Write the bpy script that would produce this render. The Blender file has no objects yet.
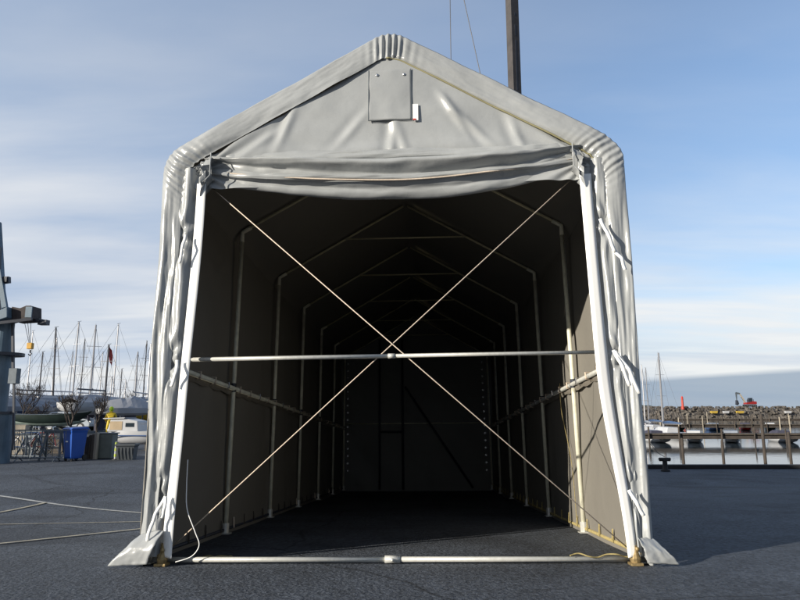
import bpy, bmesh, math, random
from mathutils import Vector, Matrix, noise
R = math.radians
rnd = random.Random(7)
scene = bpy.context.scene
col = scene.collection

# ------------------------------------------------------------------ camera
F = 628.4; CZ = 3.27; PITCH = math.atan(109/F)
cd = bpy.data.cameras.new('camera'); cam = bpy.data.objects.new('camera', cd); col.objects.link(cam)
cd.sensor_width = 36; cd.lens = F/800*36; cd.clip_start = .05; cd.clip_end = 20000
cam.location = (0, 0, CZ); cam.rotation_euler = (math.pi/2+PITCH, 0, 0)
scene.camera = cam
# tent plane -> world (the apron slopes down to the water, the tent stands square on it)
TM = Matrix(((0.99903, 0.04326, -0.00761, -0.0572), (-0.04256, 0.99619, 0.07616, 5.1837),
             (0.01088, -0.07576, 0.99707, 2.0807), (0, 0, 0, 1)))
# ------------------------------------------------------------------ sun
sd = Vector((0.8025, 0.5285, -0.2769)).normalized()
SUN_EL = math.asin(-sd.z)
sl = bpy.data.lights.new('sun', 'SUN'); sl.energy = 5.0; sl.angle = R(.55); sl.color = (1, .92, .79)
so = bpy.data.objects.new('sun', sl); col.objects.link(so)
so.rotation_euler = sd.to_track_quat('-Z', 'Y').to_euler(); so.location = (-20, -20, 30)
# ------------------------------------------------------------------ world
w = bpy.data.worlds.new('World'); scene.world = w; w.use_nodes = True
nt = w.node_tree; nt.nodes.clear()
def N(t, **k):
    n = nt.nodes.new(t)
    for a, b in k.items(): setattr(n, a, b)
    return n
L = nt.links.new
out = N('ShaderNodeOutputWorld'); bg = N('ShaderNodeBackground'); L(bg.outputs[0], out.inputs[0])
bg.inputs[1].default_value = .15
sky = N('ShaderNodeTexSky', sky_type='NISHITA', sun_disc=False)
sky.sun_elevation = SUN_EL
sky.sun_rotation = math.atan2(-sd.x, -sd.y)   # azimuth of the sun measured from +Y towards +X
sky.air_density = 1.0; sky.dust_density = .1; sky.ozone_density = 3.0
tc = N('ShaderNodeTexCoord'); sep = N('ShaderNodeSeparateXYZ'); L(tc.outputs['Generated'], sep.inputs[0])
def M2(op, a, b=None, c=None):
    n = N('ShaderNodeMath', operation=op)
    for i, v in enumerate((a, b, c)):
        if v is None: continue
        if isinstance(v, (int, float)): n.inputs[i].default_value = v
        else: L(v, n.inputs[i])
    return n.outputs[0]
def ramp(x, stops):
    n = N('ShaderNodeValToRGB'); L(x, n.inputs[0]); e = n.color_ramp.elements
    e[0].position, e[0].color = stops[0][0], stops[0][1]
    e[1].position, e[1].color = stops[1][0], stops[1][1]
    for p, c in stops[2:]:
        q = e.new(p); q.color = c
    return n.outputs[0]
def g(v): return (v, v, v, 1)
zc = M2('MAXIMUM', sep.outputs[2], 0.0)
zz = M2('ADD', zc, .10)
px_ = M2('DIVIDE', sep.outputs[0], zz); py_ = M2('DIVIDE', sep.outputs[1], zz)
cmb = N('ShaderNodeCombineXYZ'); L(px_, cmb.inputs[0]); L(py_, cmb.inputs[1])
def cloud(scale, det, off, sx, rot=0):
    mp = N('ShaderNodeMapping'); L(cmb.outputs[0], mp.inputs[0]); mp.inputs['Location'].default_value = off
    mp.inputs['Scale'].default_value = (sx, 1, 1); mp.inputs['Rotation'].default_value = (0, 0, rot)
    n = N('ShaderNodeTexNoise'); L(mp.outputs[0], n.inputs['Vector'])
    n.inputs['Scale'].default_value = scale; n.inputs['Detail'].default_value = det; n.inputs['Roughness'].default_value = .52
    n.inputs['Distortion'].default_value = .25
    return n.outputs[0]
c1 = cloud(.42, 7, (3.1, 1.7, 0), .55, .3)
c2 = cloud(1.3, 8, (8.3, 4.2, 0), .35, -.25)
c3 = cloud(.16, 3, (1.3, 7.7, 0), .8)
veil = ramp(c3, [(.34, g(.35)), (.62, g(.95))])
a1 = ramp(c1, [(.38, g(0)), (.60, g(1))])
a2 = ramp(c2, [(.46, g(0)), (.70, g(.8))])
# more veil to the left of the view, clearer blue to the upper right
side = M2('MULTIPLY_ADD', sep.outputs[0], -.95, .58)
side = M2('MINIMUM', M2('MAXIMUM', side, .20), 1.0)
wisp = M2('MULTIPLY', ramp(cloud(.8, 9, (2.2, 9.1, 0), .5, .9), [(.50, g(0)), (.66, g(1))]), .55)
cov = M2('MULTIPLY', M2('MAXIMUM', M2('MAXIMUM', a1, a2), M2('MULTIPLY', veil, .75)), side)
lowf = ramp(sep.outputs[2], [(0.0, g(1.0)), (.10, g(.92)), (.26, g(.58)), (.46, g(.10))])
lown = M2('MULTIPLY', lowf, M2('MAXIMUM', ramp(c2, [(.36, g(.55)), (.60, g(1.0))]), ramp(sep.outputs[2], [(.06, g(.97)), (.22, g(.5))])))
cov = M2('MAXIMUM', cov, M2('MULTIPLY', wisp, M2('MINIMUM', M2('ADD', side, .25), 1.0)))
cov = M2('MINIMUM', M2('ADD', M2('MULTIPLY', cov, .85), M2('MULTIPLY', lown, .9)), .95)
ccol = N('ShaderNodeMix', data_type='RGBA'); L(ramp(M2('ADD', M2('MULTIPLY', c1, .5), M2('MULTIPLY', c2, .5)), [(.38, g(0)), (.60, g(1))]), ccol.inputs[0])
ccol.inputs[6].default_value = (2.35, 2.85, 3.7, 1); ccol.inputs[7].default_value = (4.5, 4.55, 4.6, 1)
CLOUD_MIX = ccol
mx = N('ShaderNodeMix', data_type='RGBA'); L(cov, mx.inputs[0]); L(sky.outputs[0], mx.inputs[6]); L(ccol.outputs[2], mx.inputs[7])
# far grey-blue cloud bank low over the sea, its top rising to the right
bt = M2('MULTIPLY_ADD', sep.outputs[0], .050, .024)
bt = M2('ADD', bt, M2('MULTIPLY', M2('SUBTRACT', c2, .5), .010))
bk = M2('SUBTRACT', bt, sep.outputs[2])
bkf = ramp(M2('MULTIPLY_ADD', bk, 60, .5), [(.25, g(0)), (.75, g(1))])
bkf = M2('MULTIPLY', bkf, ramp(sep.outputs[0], [(.22, g(0)), (.36, g(.85))]))
mb = N('ShaderNodeMix', data_type='RGBA'); L(bkf, mb.inputs[0]); L(mx.outputs[2], mb.inputs[6]); mb.inputs[7].default_value = (1.65, 2.12, 2.7, 1)
# the sky is dimmed behind the camera to cut fill light in the tent
fall = ramp(M2('MULTIPLY_ADD', sep.outputs[1], .5, .5), [(.30, g(.58)), (.62, g(1.0))])
ml = N('ShaderNodeMix', data_type='RGBA', blend_type='MULTIPLY'); ml.inputs[0].default_value = 1; L(mb.outputs[2], ml.inputs[6]); L(fall, ml.inputs[7])
L(ml.outputs[2], bg.inputs[0])
# ------------------------------------------------------------------ exposure
scene.view_settings.view_transform = 'Standard'; scene.view_settings.look = 'None'
scene.view_settings.exposure = 0.35; scene.view_settings.gamma = 1; scene.view_settings.use_curve_mapping = False
scene.render.resolution_x = 1024; scene.render.resolution_y = 768
scene.cycles.max_bounces = 8; scene.cycles.diffuse_bounces = 3; scene.cycles.use_denoising = True

# ------------------------------------------------------------------ helpers
def tag(o, label=None, cat=None, group=None, kind=None):
    if label: o['label'] = label
    if cat: o['category'] = cat
    if group: o['group'] = group
    if kind: o['kind'] = kind
    return o
def empty(name, loc=(0, 0, 0), rz=0, label=None, cat=None, group=None):
    o = bpy.data.objects.new(name, None); col.objects.link(o); o.location = loc; o.rotation_euler = (0, 0, rz)
    o.empty_display_size = .2
    return tag(o, label, cat, group)
def copy_tree(o, parent=None):
    c = o.copy(); col.objects.link(c); c.parent = parent
    for ch in [x for x in bpy.data.objects if x.parent == o]: copy_tree(ch, c)
    return c
MATS = {}
def mat(name, c, rough=.6, metal=0, var=.12, vscale=4, bump=0, bscale=30, spec=.5, det=4, c2=None, stretch=None, coord='Object', alpha=None, rvar=0):
    m = bpy.data.materials.new(name); m.use_nodes = True; n_ = m.node_tree; b = n_.nodes['Principled BSDF']
    b.inputs['Roughness'].default_value = rough; b.inputs['Metallic'].default_value = metal
    b.inputs['Specular IOR Level'].default_value = spec
    t = n_.nodes.new('ShaderNodeTexCoord'); mp = n_.nodes.new('ShaderNodeMapping'); n_.links.new(t.outputs[coord], mp.inputs[0])
    if stretch: mp.inputs['Scale'].default_value = stretch
    nz = n_.nodes.new('ShaderNodeTexNoise'); n_.links.new(mp.outputs[0], nz.inputs['Vector'])
    nz.inputs['Scale'].default_value = vscale; nz.inputs['Detail'].default_value = det; nz.inputs['Roughness'].default_value = .6
    cr = n_.nodes.new('ShaderNodeValToRGB'); n_.links.new(nz.outputs[0], cr.inputs[0])
    lo = c2 or tuple(v*(1-var) for v in c); hi = tuple(min(1, v*(1+var)) for v in c)
    cr.color_ramp.elements[0].position = .32; cr.color_ramp.elements[0].color = (*lo, 1)
    cr.color_ramp.elements[1].position = .68; cr.color_ramp.elements[1].color = (*hi, 1)
    n_.links.new(cr.outputs[0], b.inputs['Base Color'])
    if rvar:
        rm = n_.nodes.new('ShaderNodeMapRange'); n_.links.new(nz.outputs[0], rm.inputs[0])
        rm.inputs[3].default_value = rough-rvar; rm.inputs[4].default_value = rough+rvar; n_.links.new(rm.outputs[0], b.inputs['Roughness'])
    if bump:
        nb = n_.nodes.new('ShaderNodeTexNoise'); n_.links.new(mp.outputs[0], nb.inputs['Vector']); nb.inputs['Scale'].default_value = bscale; nb.inputs['Detail'].default_value = 5
        bp = n_.nodes.new('ShaderNodeBump'); n_.links.new(nb.outputs[0], bp.inputs['Height']); bp.inputs['Strength'].default_value = bump; bp.inputs['Distance'].default_value = .02
        n_.links.new(bp.outputs[0], b.inputs['Normal'])
    MATS[name] = m
    return m
class MB:
    """collects shapes; build() links them as ONE mesh object"""
    def __init__(s): s.v = []; s.f = []
    def add(s, v, f):
        k = len(s.v); s.v += [tuple(p) for p in v]; s.f += [tuple(i+k for i in q) for q in f]; return s
    def box(s, c, d, rz=0, tilt=None):
        m = Matrix.Translation(c) @ Matrix.Rotation(rz, 4, 'Z')
        if tilt: m = m @ tilt
        v = [m @ Vector((x*d[0]/2, y*d[1]/2, z*d[2]/2)) for x in (-1, 1) for y in (-1, 1) for z in (-1, 1)]
        return s.add(v, [(0, 1, 3, 2), (4, 6, 7, 5), (0, 4, 5, 1), (2, 3, 7, 6), (0, 2, 6, 4), (1, 5, 7, 3)])
    def bar(s, a, b, wx, wy=None):
        a = Vector(a); b = Vector(b); d = b-a; q = d.to_track_quat('Z', 'Y').to_matrix().to_4x4()
        return s.box((a+b)/2, (wx, wy or wx, d.length), 0, q)
    def tube(s, pts, r, n=8, cap=True):
        pts = [Vector(p) for p in pts]; rs = r if isinstance(r, (list, tuple)) else [r]*len(pts)
        v = []; f = []; up = None
        for i, p in enumerate(pts):
            d = (pts[min(i+1, len(pts)-1)]-pts[max(i-1, 0)]).normalized()
            if up is None: up = Vector((0, 0, 1)) if abs(d.z) < .9 else Vector((1, 0, 0))
            a = d.cross(up).normalized(); b = a.cross(d).normalized(); up = b
            for k in range(n):
                t = 2*math.pi*k/n; v.append(p+(a*math.cos(t)+b*math.sin(t))*rs[i])
        for i in range(len(pts)-1):
            for k in range(n): f.append((i*n+k, i*n+(k+1) % n, (i+1)*n+(k+1) % n, (i+1)*n+k))
        if cap: f.append(tuple(range(n-1, -1, -1))); f.append(tuple((len(pts)-1)*n+k for k in range(n)))
        return s.add(v, f)
    def ball(s, c, r, n=10, sc=(1, 1, 1)):
        v = [Vector(c)+Vector((0, 0, r*sc[2]))]; f = []
        m = n//2
        for i in range(1, m):
            a = math.pi*i/m
            for k in range(n):
                b = 2*math.pi*k/n; v.append(Vector(c)+Vector((r*sc[0]*math.sin(a)*math.cos(b), r*sc[1]*math.sin(a)*math.sin(b), r*sc[2]*math.cos(a))))
        v.append(Vector(c)-Vector((0, 0, r*sc[2]))); e = len(v)-1
        for k in range(n): f.append((0, 1+k, 1+(k+1) % n)); f.append((e, 1+(m-2)*n+(k+1) % n, 1+(m-2)*n+k))
        for i in range(m-2):
            for k in range(n): f.append((1+i*n+k, 1+(i+1)*n+k, 1+(i+1)*n+(k+1) % n, 1+i*n+(k+1) % n))
        return s.add(v, f)
    def grid(s, rows, close=False):
        n = len(rows[0]); v = [p for r_ in rows for p in r_]; f = []
        for i in range(len(rows)-1):
            for k in range(n-1 if not close else n): f.append((i*n+k, i*n+(k+1) % n, (i+1)*n+(k+1) % n, (i+1)*n+k))
        return s.add(v, f)
    def prism(s, prof, y0, y1, axis='y'):
        """closed profile of (a, z) swept along y"""
        n = len(prof)
        v = [(a, y0, z) if axis == 'y' else (y0, a, z) for a, z in prof]+[(a, y1, z) if axis == 'y' else (y1, a, z) for a, z in prof]
        f = [tuple(range(n)), tuple(range(2*n-1, n-1, -1))]+[(k, k+n, (k+1) % n+n, (k+1) % n) for k in range(n)]
        return s.add(v, f)
    def build(s, name, m, parent=None, smooth=False, bevel=0, solid=0, fix=True):
        me = bpy.data.meshes.new(name); me.from_pydata(s.v, [], s.f)
        if fix:
            b = bmesh.new(); b.from_mesh(me); bmesh.ops.recalc_face_normals(b, faces=b.faces); b.to_mesh(me); b.free()
        me.materials.append(MATS[m])
        if smooth: me.polygons.foreach_set('use_smooth', [True]*len(me.polygons))
        o = bpy.data.objects.new(name, me); col.objects.link(o)
        if parent: o.parent = parent
        if bevel:
            bv = o.modifiers.new('bevel', 'BEVEL'); bv.width = bevel; bv.segments = 2; bv.limit_method = 'ANGLE'
        if solid:
            sm = o.modifiers.new('solid', 'SOLIDIFY'); sm.thickness = solid; sm.offset = 0
        return o
def nz(x, y, z=0.0): return noise.noise(Vector((x, y, z)))
def fb(x, y, z=0.0, o=4): return noise.fractal(Vector((x, y, z)), 1.0, 2.0, o)
def smooth(P_, n=8):
    P_ = [Vector(p) for p in P_]; o = []
    for i in range(len(P_)-1):
        a, b, c, d = P_[max(0, i-1)], P_[i], P_[i+1], P_[min(len(P_)-1, i+2)]
        for k in range(n):
            t = k/n; o.append(.5*((2*b)+(c-a)*t+(2*a-5*b+4*c-d)*t*t+(3*b-a-3*c+d)*t**3))
    return o+[P_[-1]]
def sst(a, b, x):
    t = max(0, min(1, (x-a)/(b-a))); return t*t*(3-2*t)
def zat(py, y): return CZ+y*math.tan(math.atan((300-py)/F)+PITCH)
def xat(px, y, z=None):
    z = CZ if z is None else z
    return (px-400)/F*(y*math.cos(PITCH)+(z-CZ)*math.sin(PITCH))

# ------------------------------------------------------------------ materials
mat('asphalt', (.054, .063, .080), .80, var=.20, vscale=.7, bump=1.0, bscale=38, spec=.4, det=12)
mat('yard_paint_white', (.42, .42, .40), .8, var=.3, vscale=14)
mat('yard_paint_yellow', (.38, .345, .26), .8, var=.3, vscale=14)
mat('pvc_frame', (.74, .72, .58), .45, metal=.0, var=.15, vscale=9)
mat('pipe_khaki', (.62, .57, .38), .45, var=.12, vscale=9)
mat('galvanised', (.62, .62, .58), .38, metal=.35, var=.1, vscale=30)
mat('white_pvc', (.92, .92, .90), .4, var=.02)
mat('rope_tan', (.62, .52, .42), .8, var=.15, vscale=60)
mat('rope_yellow', (.32, .26, .11), .8, var=.25, vscale=40)
mat('piping', (.24, .22, .12), .6, var=.1)
mat('brass', (.34, .25, .12), .5, metal=.5, var=.3, vscale=60)
mat('steel_bright', (.7, .7, .7), .25, metal=1, var=.05)
mat('label_white', (.85, .85, .85), .5, var=.02)
mat('label_red', (.5, .05, .04), .5, var=.02)
mat('crane_brown', (.050, .044, .042), .6, var=.3, vscale=2.5, bump=.2)
mat('wire', (.05, .05, .06), .5, var=.1)
mat('crane_blue', (.09, .14, .19), .5, var=.22, vscale=1.2, bump=.1, c2=(.06, .095, .13))
mat('crane_dark', (.03, .035, .05), .5, var=.2)
mat('crane_rust', (.045, .035, .035), .8, var=.4, vscale=5)
mat('hook_yellow', (.55, .30, .03), .5, var=.15)
mat('bin_blue', (.012, .075, .36), .38, var=.08, vscale=3)
mat('bin_grey', (.06, .07, .08), .5, var=.15)
mat('rubber', (.02, .02, .02), .7, var=.1)
mat('weathered_wood', (.075, .062, .05), .85, var=.35, vscale=3, stretch=(1, 1, .2), bump=.4)
mat('pale_wood', (.34, .30, .24), .85, var=.3, vscale=3, stretch=(1, 1, .2), bump=.3)
mat('dark_wood', (.055, .045, .038), .85, var=.35, vscale=1.5, bump=.5)
mat('grey_steel', (.11, .13, .15), .55, metal=.3, var=.25, vscale=3)
mat('box_greygreen', (.13, .15, .14), .7, var=.2, vscale=2)
mat('hull_white', (.46, .47, .49), .35, var=.06, vscale=1)
mat('hull_blue', (.05, .09, .20), .3, var=.1)
mat('hull_green', (.016, .028, .024), .35, var=.2)
mat('hull_pale_green', (.22, .28, .25), .6, var=.2)
mat('hull_red', (.30, .03, .03), .4, var=.1)
mat('hull_yellow', (.48, .33, .03), .45, var=.12)
mat('antifoul', (.05, .05, .08), .8, var=.2)
mat('tarp_grey', (.20, .23, .28), .6, var=.15, vscale=2, bump=.5, bscale=3)
mat('tarp_white', (.36, .37, .40), .6, var=.08, vscale=2, bump=.5, bscale=3)
mat('tarp_blue', (.04, .08, .17), .6, var=.15, vscale=2, bump=.5, bscale=3)
mat('glass_dark', (.02, .03, .04), .08, var=.05)
mat('tan_canvas', (.40, .31, .20), .8, var=.1)
mat('mast_alu', (.38, .38, .40), .4, metal=.6, var=.08)
mat('mast_dark', (.10, .10, .11), .5, metal=.3, var=.1)
mat('bike_red', (.16, .02, .02), .5, var=.1)
mat('flag_red', (.50, .035, .02), .7, var=.1)
mat('car_paint', (.45, .50, .56), .22, metal=.3, var=.03)
mat('oilskin_yellow', (.62, .44, .02), .5, var=.1, vscale=8)
mat('hood_lime', (.45, .62, .03), .5, var=.05)
mat('skin', (.5, .30, .22), .6, var=.05)
mat('dark_cloth', (.02, .025, .05), .9, var=.2)
mat('bark', (.045, .035, .030), .9, var=.3, vscale=8)
mat('hivis', (.45, .55, .08), .6, var=.1)
mat('rock', (.095, .085, .075), .9, var=.45, vscale=.35, bump=.8, bscale=2, det=8)
mat('excavator_red', (.26, .02, .02), .4, var=.1)
mat('beacon_red', (.42, .05, .03), .5, var=.1)
mat('skip_yellow', (.48, .34, .06), .5, var=.15)
mat('quay_edge', (.022, .022, .024), .8, var=.3, vscale=2)
mat('quay_wall', (.09, .085, .075), .85, var=.3, vscale=.6)
mat('far_shore', (.45, .44, .42), .9, var=.3, vscale=.01)
mat('far_wood', (.05, .06, .05), .95, var=.3, vscale=.02)

# the tarpaulin: grey outside, the reverse beige grey, darkened in colour for the shaded interior
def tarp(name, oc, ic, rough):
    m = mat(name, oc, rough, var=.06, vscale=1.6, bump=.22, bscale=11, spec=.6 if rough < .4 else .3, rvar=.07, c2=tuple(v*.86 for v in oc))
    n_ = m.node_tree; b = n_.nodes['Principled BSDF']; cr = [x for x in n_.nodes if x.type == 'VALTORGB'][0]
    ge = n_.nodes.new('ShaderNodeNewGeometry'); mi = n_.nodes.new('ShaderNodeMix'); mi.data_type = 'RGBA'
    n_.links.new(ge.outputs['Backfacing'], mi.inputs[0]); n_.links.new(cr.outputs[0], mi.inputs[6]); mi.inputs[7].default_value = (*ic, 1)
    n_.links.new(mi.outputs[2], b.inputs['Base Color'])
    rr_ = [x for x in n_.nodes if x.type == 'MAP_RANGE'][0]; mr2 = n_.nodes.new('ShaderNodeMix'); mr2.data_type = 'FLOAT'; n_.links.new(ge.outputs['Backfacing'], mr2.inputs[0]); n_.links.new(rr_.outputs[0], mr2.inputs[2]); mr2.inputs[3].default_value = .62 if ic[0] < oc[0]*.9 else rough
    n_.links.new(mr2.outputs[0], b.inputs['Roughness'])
    # sharp random creases on top of the soft ones
    tx = [x for x in n_.nodes if x.type == 'MAPPING'][0]; ns = [x for x in n_.nodes if x.type == 'TEX_NOISE'][-1]
    rg_ = n_.nodes.new('ShaderNodeTexNoise'); rg_.noise_type = 'RIDGED_MULTIFRACTAL'; rg_.inputs['Scale'].default_value = 1.9; rg_.inputs['Detail'].default_value = 6; rg_.inputs['Distortion'].default_value = .8
    n_.links.new(tx.outputs[0], rg_.inputs['Vector'])
    b2 = n_.nodes.new('ShaderNodeBump'); b2.inputs['Strength'].default_value = .55; b2.inputs['Distance'].default_value = .03
    n_.links.new(rg_.outputs[0], b2.inputs['Height'])
    b1 = [x for x in n_.nodes if x.type == 'BUMP' and x != b2][0]; n_.links.new(b2.outputs[0], b1.inputs['Normal'])
    bp = [x for x in n_.nodes if x.type == 'BUMP'][0]; bp.inputs['Distance'].default_value = .012
    return m
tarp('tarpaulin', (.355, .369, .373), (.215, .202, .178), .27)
tarp('tarpaulin_panel', (.355, .369, .373), (.355, .369, .373), .27)
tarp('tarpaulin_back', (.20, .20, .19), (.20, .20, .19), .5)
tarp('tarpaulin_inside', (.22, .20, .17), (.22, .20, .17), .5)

# water
m = mat('water', (.02, .035, .045), .05, var=.1, bump=.0)
b = m.node_tree.nodes['Principled BSDF']; b.inputs['IOR'].default_value = 1.33; b.inputs['Specular IOR Level'].default_value = .5
t_ = m.node_tree.nodes.new('ShaderNodeTexCoord'); mp_ = m.node_tree.nodes.new('ShaderNodeMapping'); m.node_tree.links.new(t_.outputs['Object'], mp_.inputs[0]); mp_.inputs['Scale'].default_value = (.5, 1.4, 1)
nn = m.node_tree.nodes.new('ShaderNodeTexNoise'); m.node_tree.links.new(mp_.outputs[0], nn.inputs['Vector']); nn.inputs['Scale'].default_value = 1.1; nn.inputs['Detail'].default_value = 4
bb = m.node_tree.nodes.new('ShaderNodeBump'); m.node_tree.links.new(nn.outputs[0], bb.inputs['Height']); bb.inputs['Strength'].default_value = .25; bb.inputs['Distance'].default_value = .03
m.node_tree.links.new(bb.outputs[0], b.inputs['Normal'])
# asphalt: aggregate and worn patches
m = MATS['asphalt']; n_ = m.node_tree; b = n_.nodes['Principled BSDF']
cr = [x for x in n_.nodes if x.type == 'VALTORGB'][0]
vo = n_.nodes.new('ShaderNodeTexVoronoi'); vo.inputs['Scale'].default_value = 34; tcn = n_.nodes.new('ShaderNodeTexCoord'); n_.links.new(tcn.outputs['Object'], vo.inputs['Vector'])
mr = n_.nodes.new('ShaderNodeMapRange'); n_.links.new(vo.outputs['Color'], mr.inputs[0]); mr.inputs[3].default_value = .50; mr.inputs[4].default_value = 1.6
mm = n_.nodes.new('ShaderNodeMix'); mm.data_type = 'RGBA'; mm.blend_type = 'MULTIPLY'; mm.inputs[0].default_value = 1
n_.links.new(cr.outputs[0], mm.inputs[6]); n_.links.new(mr.outputs[0], mm.inputs[7]); n_.links.new(mm.outputs[2], b.inputs['Base Color'])
# hairline cracks and old stains
ve = n_.nodes.new('ShaderNodeTexVoronoi'); ve.feature = 'DISTANCE_TO_EDGE'; ve.inputs['Scale'].default_value = .23
nw = n_.nodes.new('ShaderNodeTexNoise'); nw.inputs['Scale'].default_value = 1.1; nw.inputs['Detail'].default_value = 6; n_.links.new(tcn.outputs['Object'], nw.inputs['Vector'])
va = n_.nodes.new('ShaderNodeMix'); va.data_type = 'VECTOR'; va.inputs[0].default_value = .30; n_.links.new(tcn.outputs['Object'], va.inputs[4]); n_.links.new(nw.outputs['Color'], va.inputs[5]); n_.links.new(va.outputs[1], ve.inputs['Vector'])
c_r = n_.nodes.new('ShaderNodeValToRGB'); n_.links.new(ve.outputs['Distance'], c_r.inputs[0]); c_r.color_ramp.elements[0].position = .0; c_r.color_ramp.elements[0].color = (.35, .35, .35, 1); c_r.color_ramp.elements[1].position = .0035; c_r.color_ramp.elements[1].color = (1, 1, 1, 1)
st_ = n_.nodes.new('ShaderNodeTexNoise'); st_.inputs['Scale'].default_value = .45; st_.inputs['Detail'].default_value = 9; st_.inputs['Distortion'].default_value = 1.2; n_.links.new(tcn.outputs['Object'], st_.inputs['Vector'])
s_r = n_.nodes.new('ShaderNodeValToRGB'); n_.links.new(st_.outputs[0], s_r.inputs[0]); s_r.color_ramp.elements[0].position = .34; s_r.color_ramp.elements[0].color = (.62, .62, .62, 1); s_r.color_ramp.elements[1].position = .50; s_r.color_ramp.elements[1].color = (1.08, 1.08, 1.06, 1)
m1_ = n_.nodes.new('ShaderNodeMix'); m1_.data_type = 'RGBA'; m1_.blend_type = 'MULTIPLY'; m1_.inputs[0].default_value = 1; n_.links.new(mm.outputs[2], m1_.inputs[6]); n_.links.new(c_r.outputs[0], m1_.inputs[7])
m2_ = n_.nodes.new('ShaderNodeMix'); m2_.data_type = 'RGBA'; m2_.blend_type = 'MULTIPLY'; m2_.inputs[0].default_value = 1; n_.links.new(m1_.outputs[2], m2_.inputs[6]); n_.links.new(s_r.outputs[0], m2_.inputs[7])
n_.links.new(m2_.outputs[2], b.inputs['Base Color'])

# ------------------------------------------------------------------ ground
nv = Vector((-0.00761, 0.07616, 0.99707)); T0 = Vector((-0.0572, 5.1837, 2.0807))
def plane_z(x, y): return T0.z-(nv.x*(x-T0.x)+nv.y*(y-T0.y))/nv.z
LEFT_Z = CZ-1.66; QUAY_Z = CZ-2.17
def gz(x, y):
    zp = plane_z(max(-8, min(8, x)), max(-2, min(60, y)))
    zr = max(zp, QUAY_Z) if y > 10 else zp
    # smooth the foot of the slope
    if 13 < y: zr = QUAY_Z+(max(0, zp-QUAY_Z)**2/(max(0, zp-QUAY_Z)+.05) if zp > QUAY_Z else 0)
    d = zp-LEFT_Z; zl = LEFT_Z+(d+math.sqrt(d*d+.01))/2
    k = sst(-2.6, -7.5, x)
    return zr*(1-k)+zl*k
XQ = 1.0; YQ = 24.0
xs = [-600, -300, -150, -80, -50, -35, -25]+[-20+.5*i for i in range(0, 43)]+[1.0, 1.5]+[2+.5*i for i in range(0, 38)]+[22, 26, 35, 60, 120, 300, 600]
xs = sorted(set(xs))
ys = [-300, -80, -30, -10, -5]+[-2+.5*i for i in range(0, 53)]+[26, 30, 40, 60, 100, 160]
ys = sorted(set([y for y in ys]+[24.0]))
v = [(x, y, gz(x, y)) for y in ys for x in xs]; nx = len(xs); f = []
for j in range(len(ys)-1):
    for i in range(nx-1):
        if xs[i] >= XQ-1e-6 and ys[j] >= YQ-1e-6: continue
        f.append((j*nx+i, j*nx+i+1, (j+1)*nx+i+1, (j+1)*nx+i))
tag(MB().add(v, f).build('ground', 'asphalt', smooth=True), 'dark asphalt yard sloping gently to the water', kind='structure')
# quay walls and dark timber edge
q = MB(); q.box((301, YQ+.15, QUAY_Z/2-1.0), (600, .3, QUAY_Z+2-.004)); q.box((XQ+.152, 92.3, QUAY_Z/2-1.0), (.3, 136, QUAY_Z+2-.01))
tag(q.build('quay_wall', 'quay_wall'), 'concrete quay wall', kind='structure')
q = MB(); q.box((301, YQ-.02, QUAY_Z+.07), (600, .34, .14)); tag(q.build('kerb', 'quay_edge', bevel=.02), 'dark timber edge along the quay', kind='structure')
# water to the horizon
tag(MB().add([(-9000, -2000, 0), (9000, -2000, 0), (9000, 12000, 0), (-9000, 12000, 0)], [(0, 1, 2, 3)]).build('water', 'water'), 'calm harbour water', kind='structure')

def hit(px, py):
    """where a sight line meets the yard"""
    d = Vector(((px-400)/F, 1, 0)); a = Vector(((px-400)/F, math.cos(PITCH)-(300-py)/F*math.sin(PITCH), math.sin(PITCH)+(300-py)/F*math.cos(PITCH)))
    t = .5
    while t < 80:
        p = Vector((0, 0, CZ))+a*t
        if p.z < gz(p.x, p.y): return p
        t += .01
    return p
def paint(name, a, b, wdt, m, lift, label):
    a = hit(*a); b = hit(*b); d = (b-a); d.z = 0; L_ = d.length; d.normalize(); s_ = Vector((-d.y, d.x, 0))*wdt/2
    n = max(2, int(L_/.1)); rows = []
    for i in range(n+1):
        p = a+d*L_*i/n; rows.append([(p.x+s_.x*k, p.y+s_.y*k, gz(p.x+s_.x*k, p.y+s_.y*k)+lift) for k in (-1, 0, 1)])
    tag(MB().grid(rows).build(name, m), label, kind='structure')
paint('painted_line', (-60, 488), (175, 515.5), .085, 'yard_paint_white', .008, 'worn white line crossing the yard left of the tent')
paint('painted_line', (-30, 518), (46, 503), .07, 'yard_paint_yellow', .012, 'worn pale line meeting the white line')
paint('painted_line', (-60, 526), (175, 521.5), .05, 'yard_paint_yellow', .008, 'thin faded yellow line')
paint('painted_line', (-60, 551), (175, 526), .06, 'yard_paint_yellow', .012, 'faded yellow line nearest the camera')
# ================================================================== THE TENT
tent = empty('storage_tent', label='large grey tarpaulin storage tent with pitched roof and open front', cat='tent')
tent.matrix_world = TM
def bez(a, c, b, n): return [((1-t)**2*a[0]+2*t*(1-t)*c[0]+t*t*b[0], (1-t)**2*a[1]+2*t*(1-t)*c[1]+t*t*b[1]) for t in [i/n for i in range(n)]]
def lin(a, b, n): return [(a[0]+(b[0]-a[0])*i/n, a[1]+(b[1]-a[1])*i/n) for i in range(n)]
NW, NA, NR, NG = 200, 46, 130, 34
def outline(bx, tx, z1, ex, ez, kx, kz, gx, gz_, gc, z0=-.09):
    l = lin((-bx, z0), (-tx, z1), NW)+bez((-tx, z1), (-kx, kz), (-ex, ez), NA)+lin((-ex, ez), (-gx, gz_), NR)
    h = bez((-gx, gz_), (0, gc), (gx, gz_), NG)
    r = [(-x, z) for x, z in reversed(l)]
    return l+h+r
outer = outline(1.985, 2.065, 3.34, 1.88, 3.622, 2.07, 3.508, .17, 4.648, 4.76)
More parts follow.
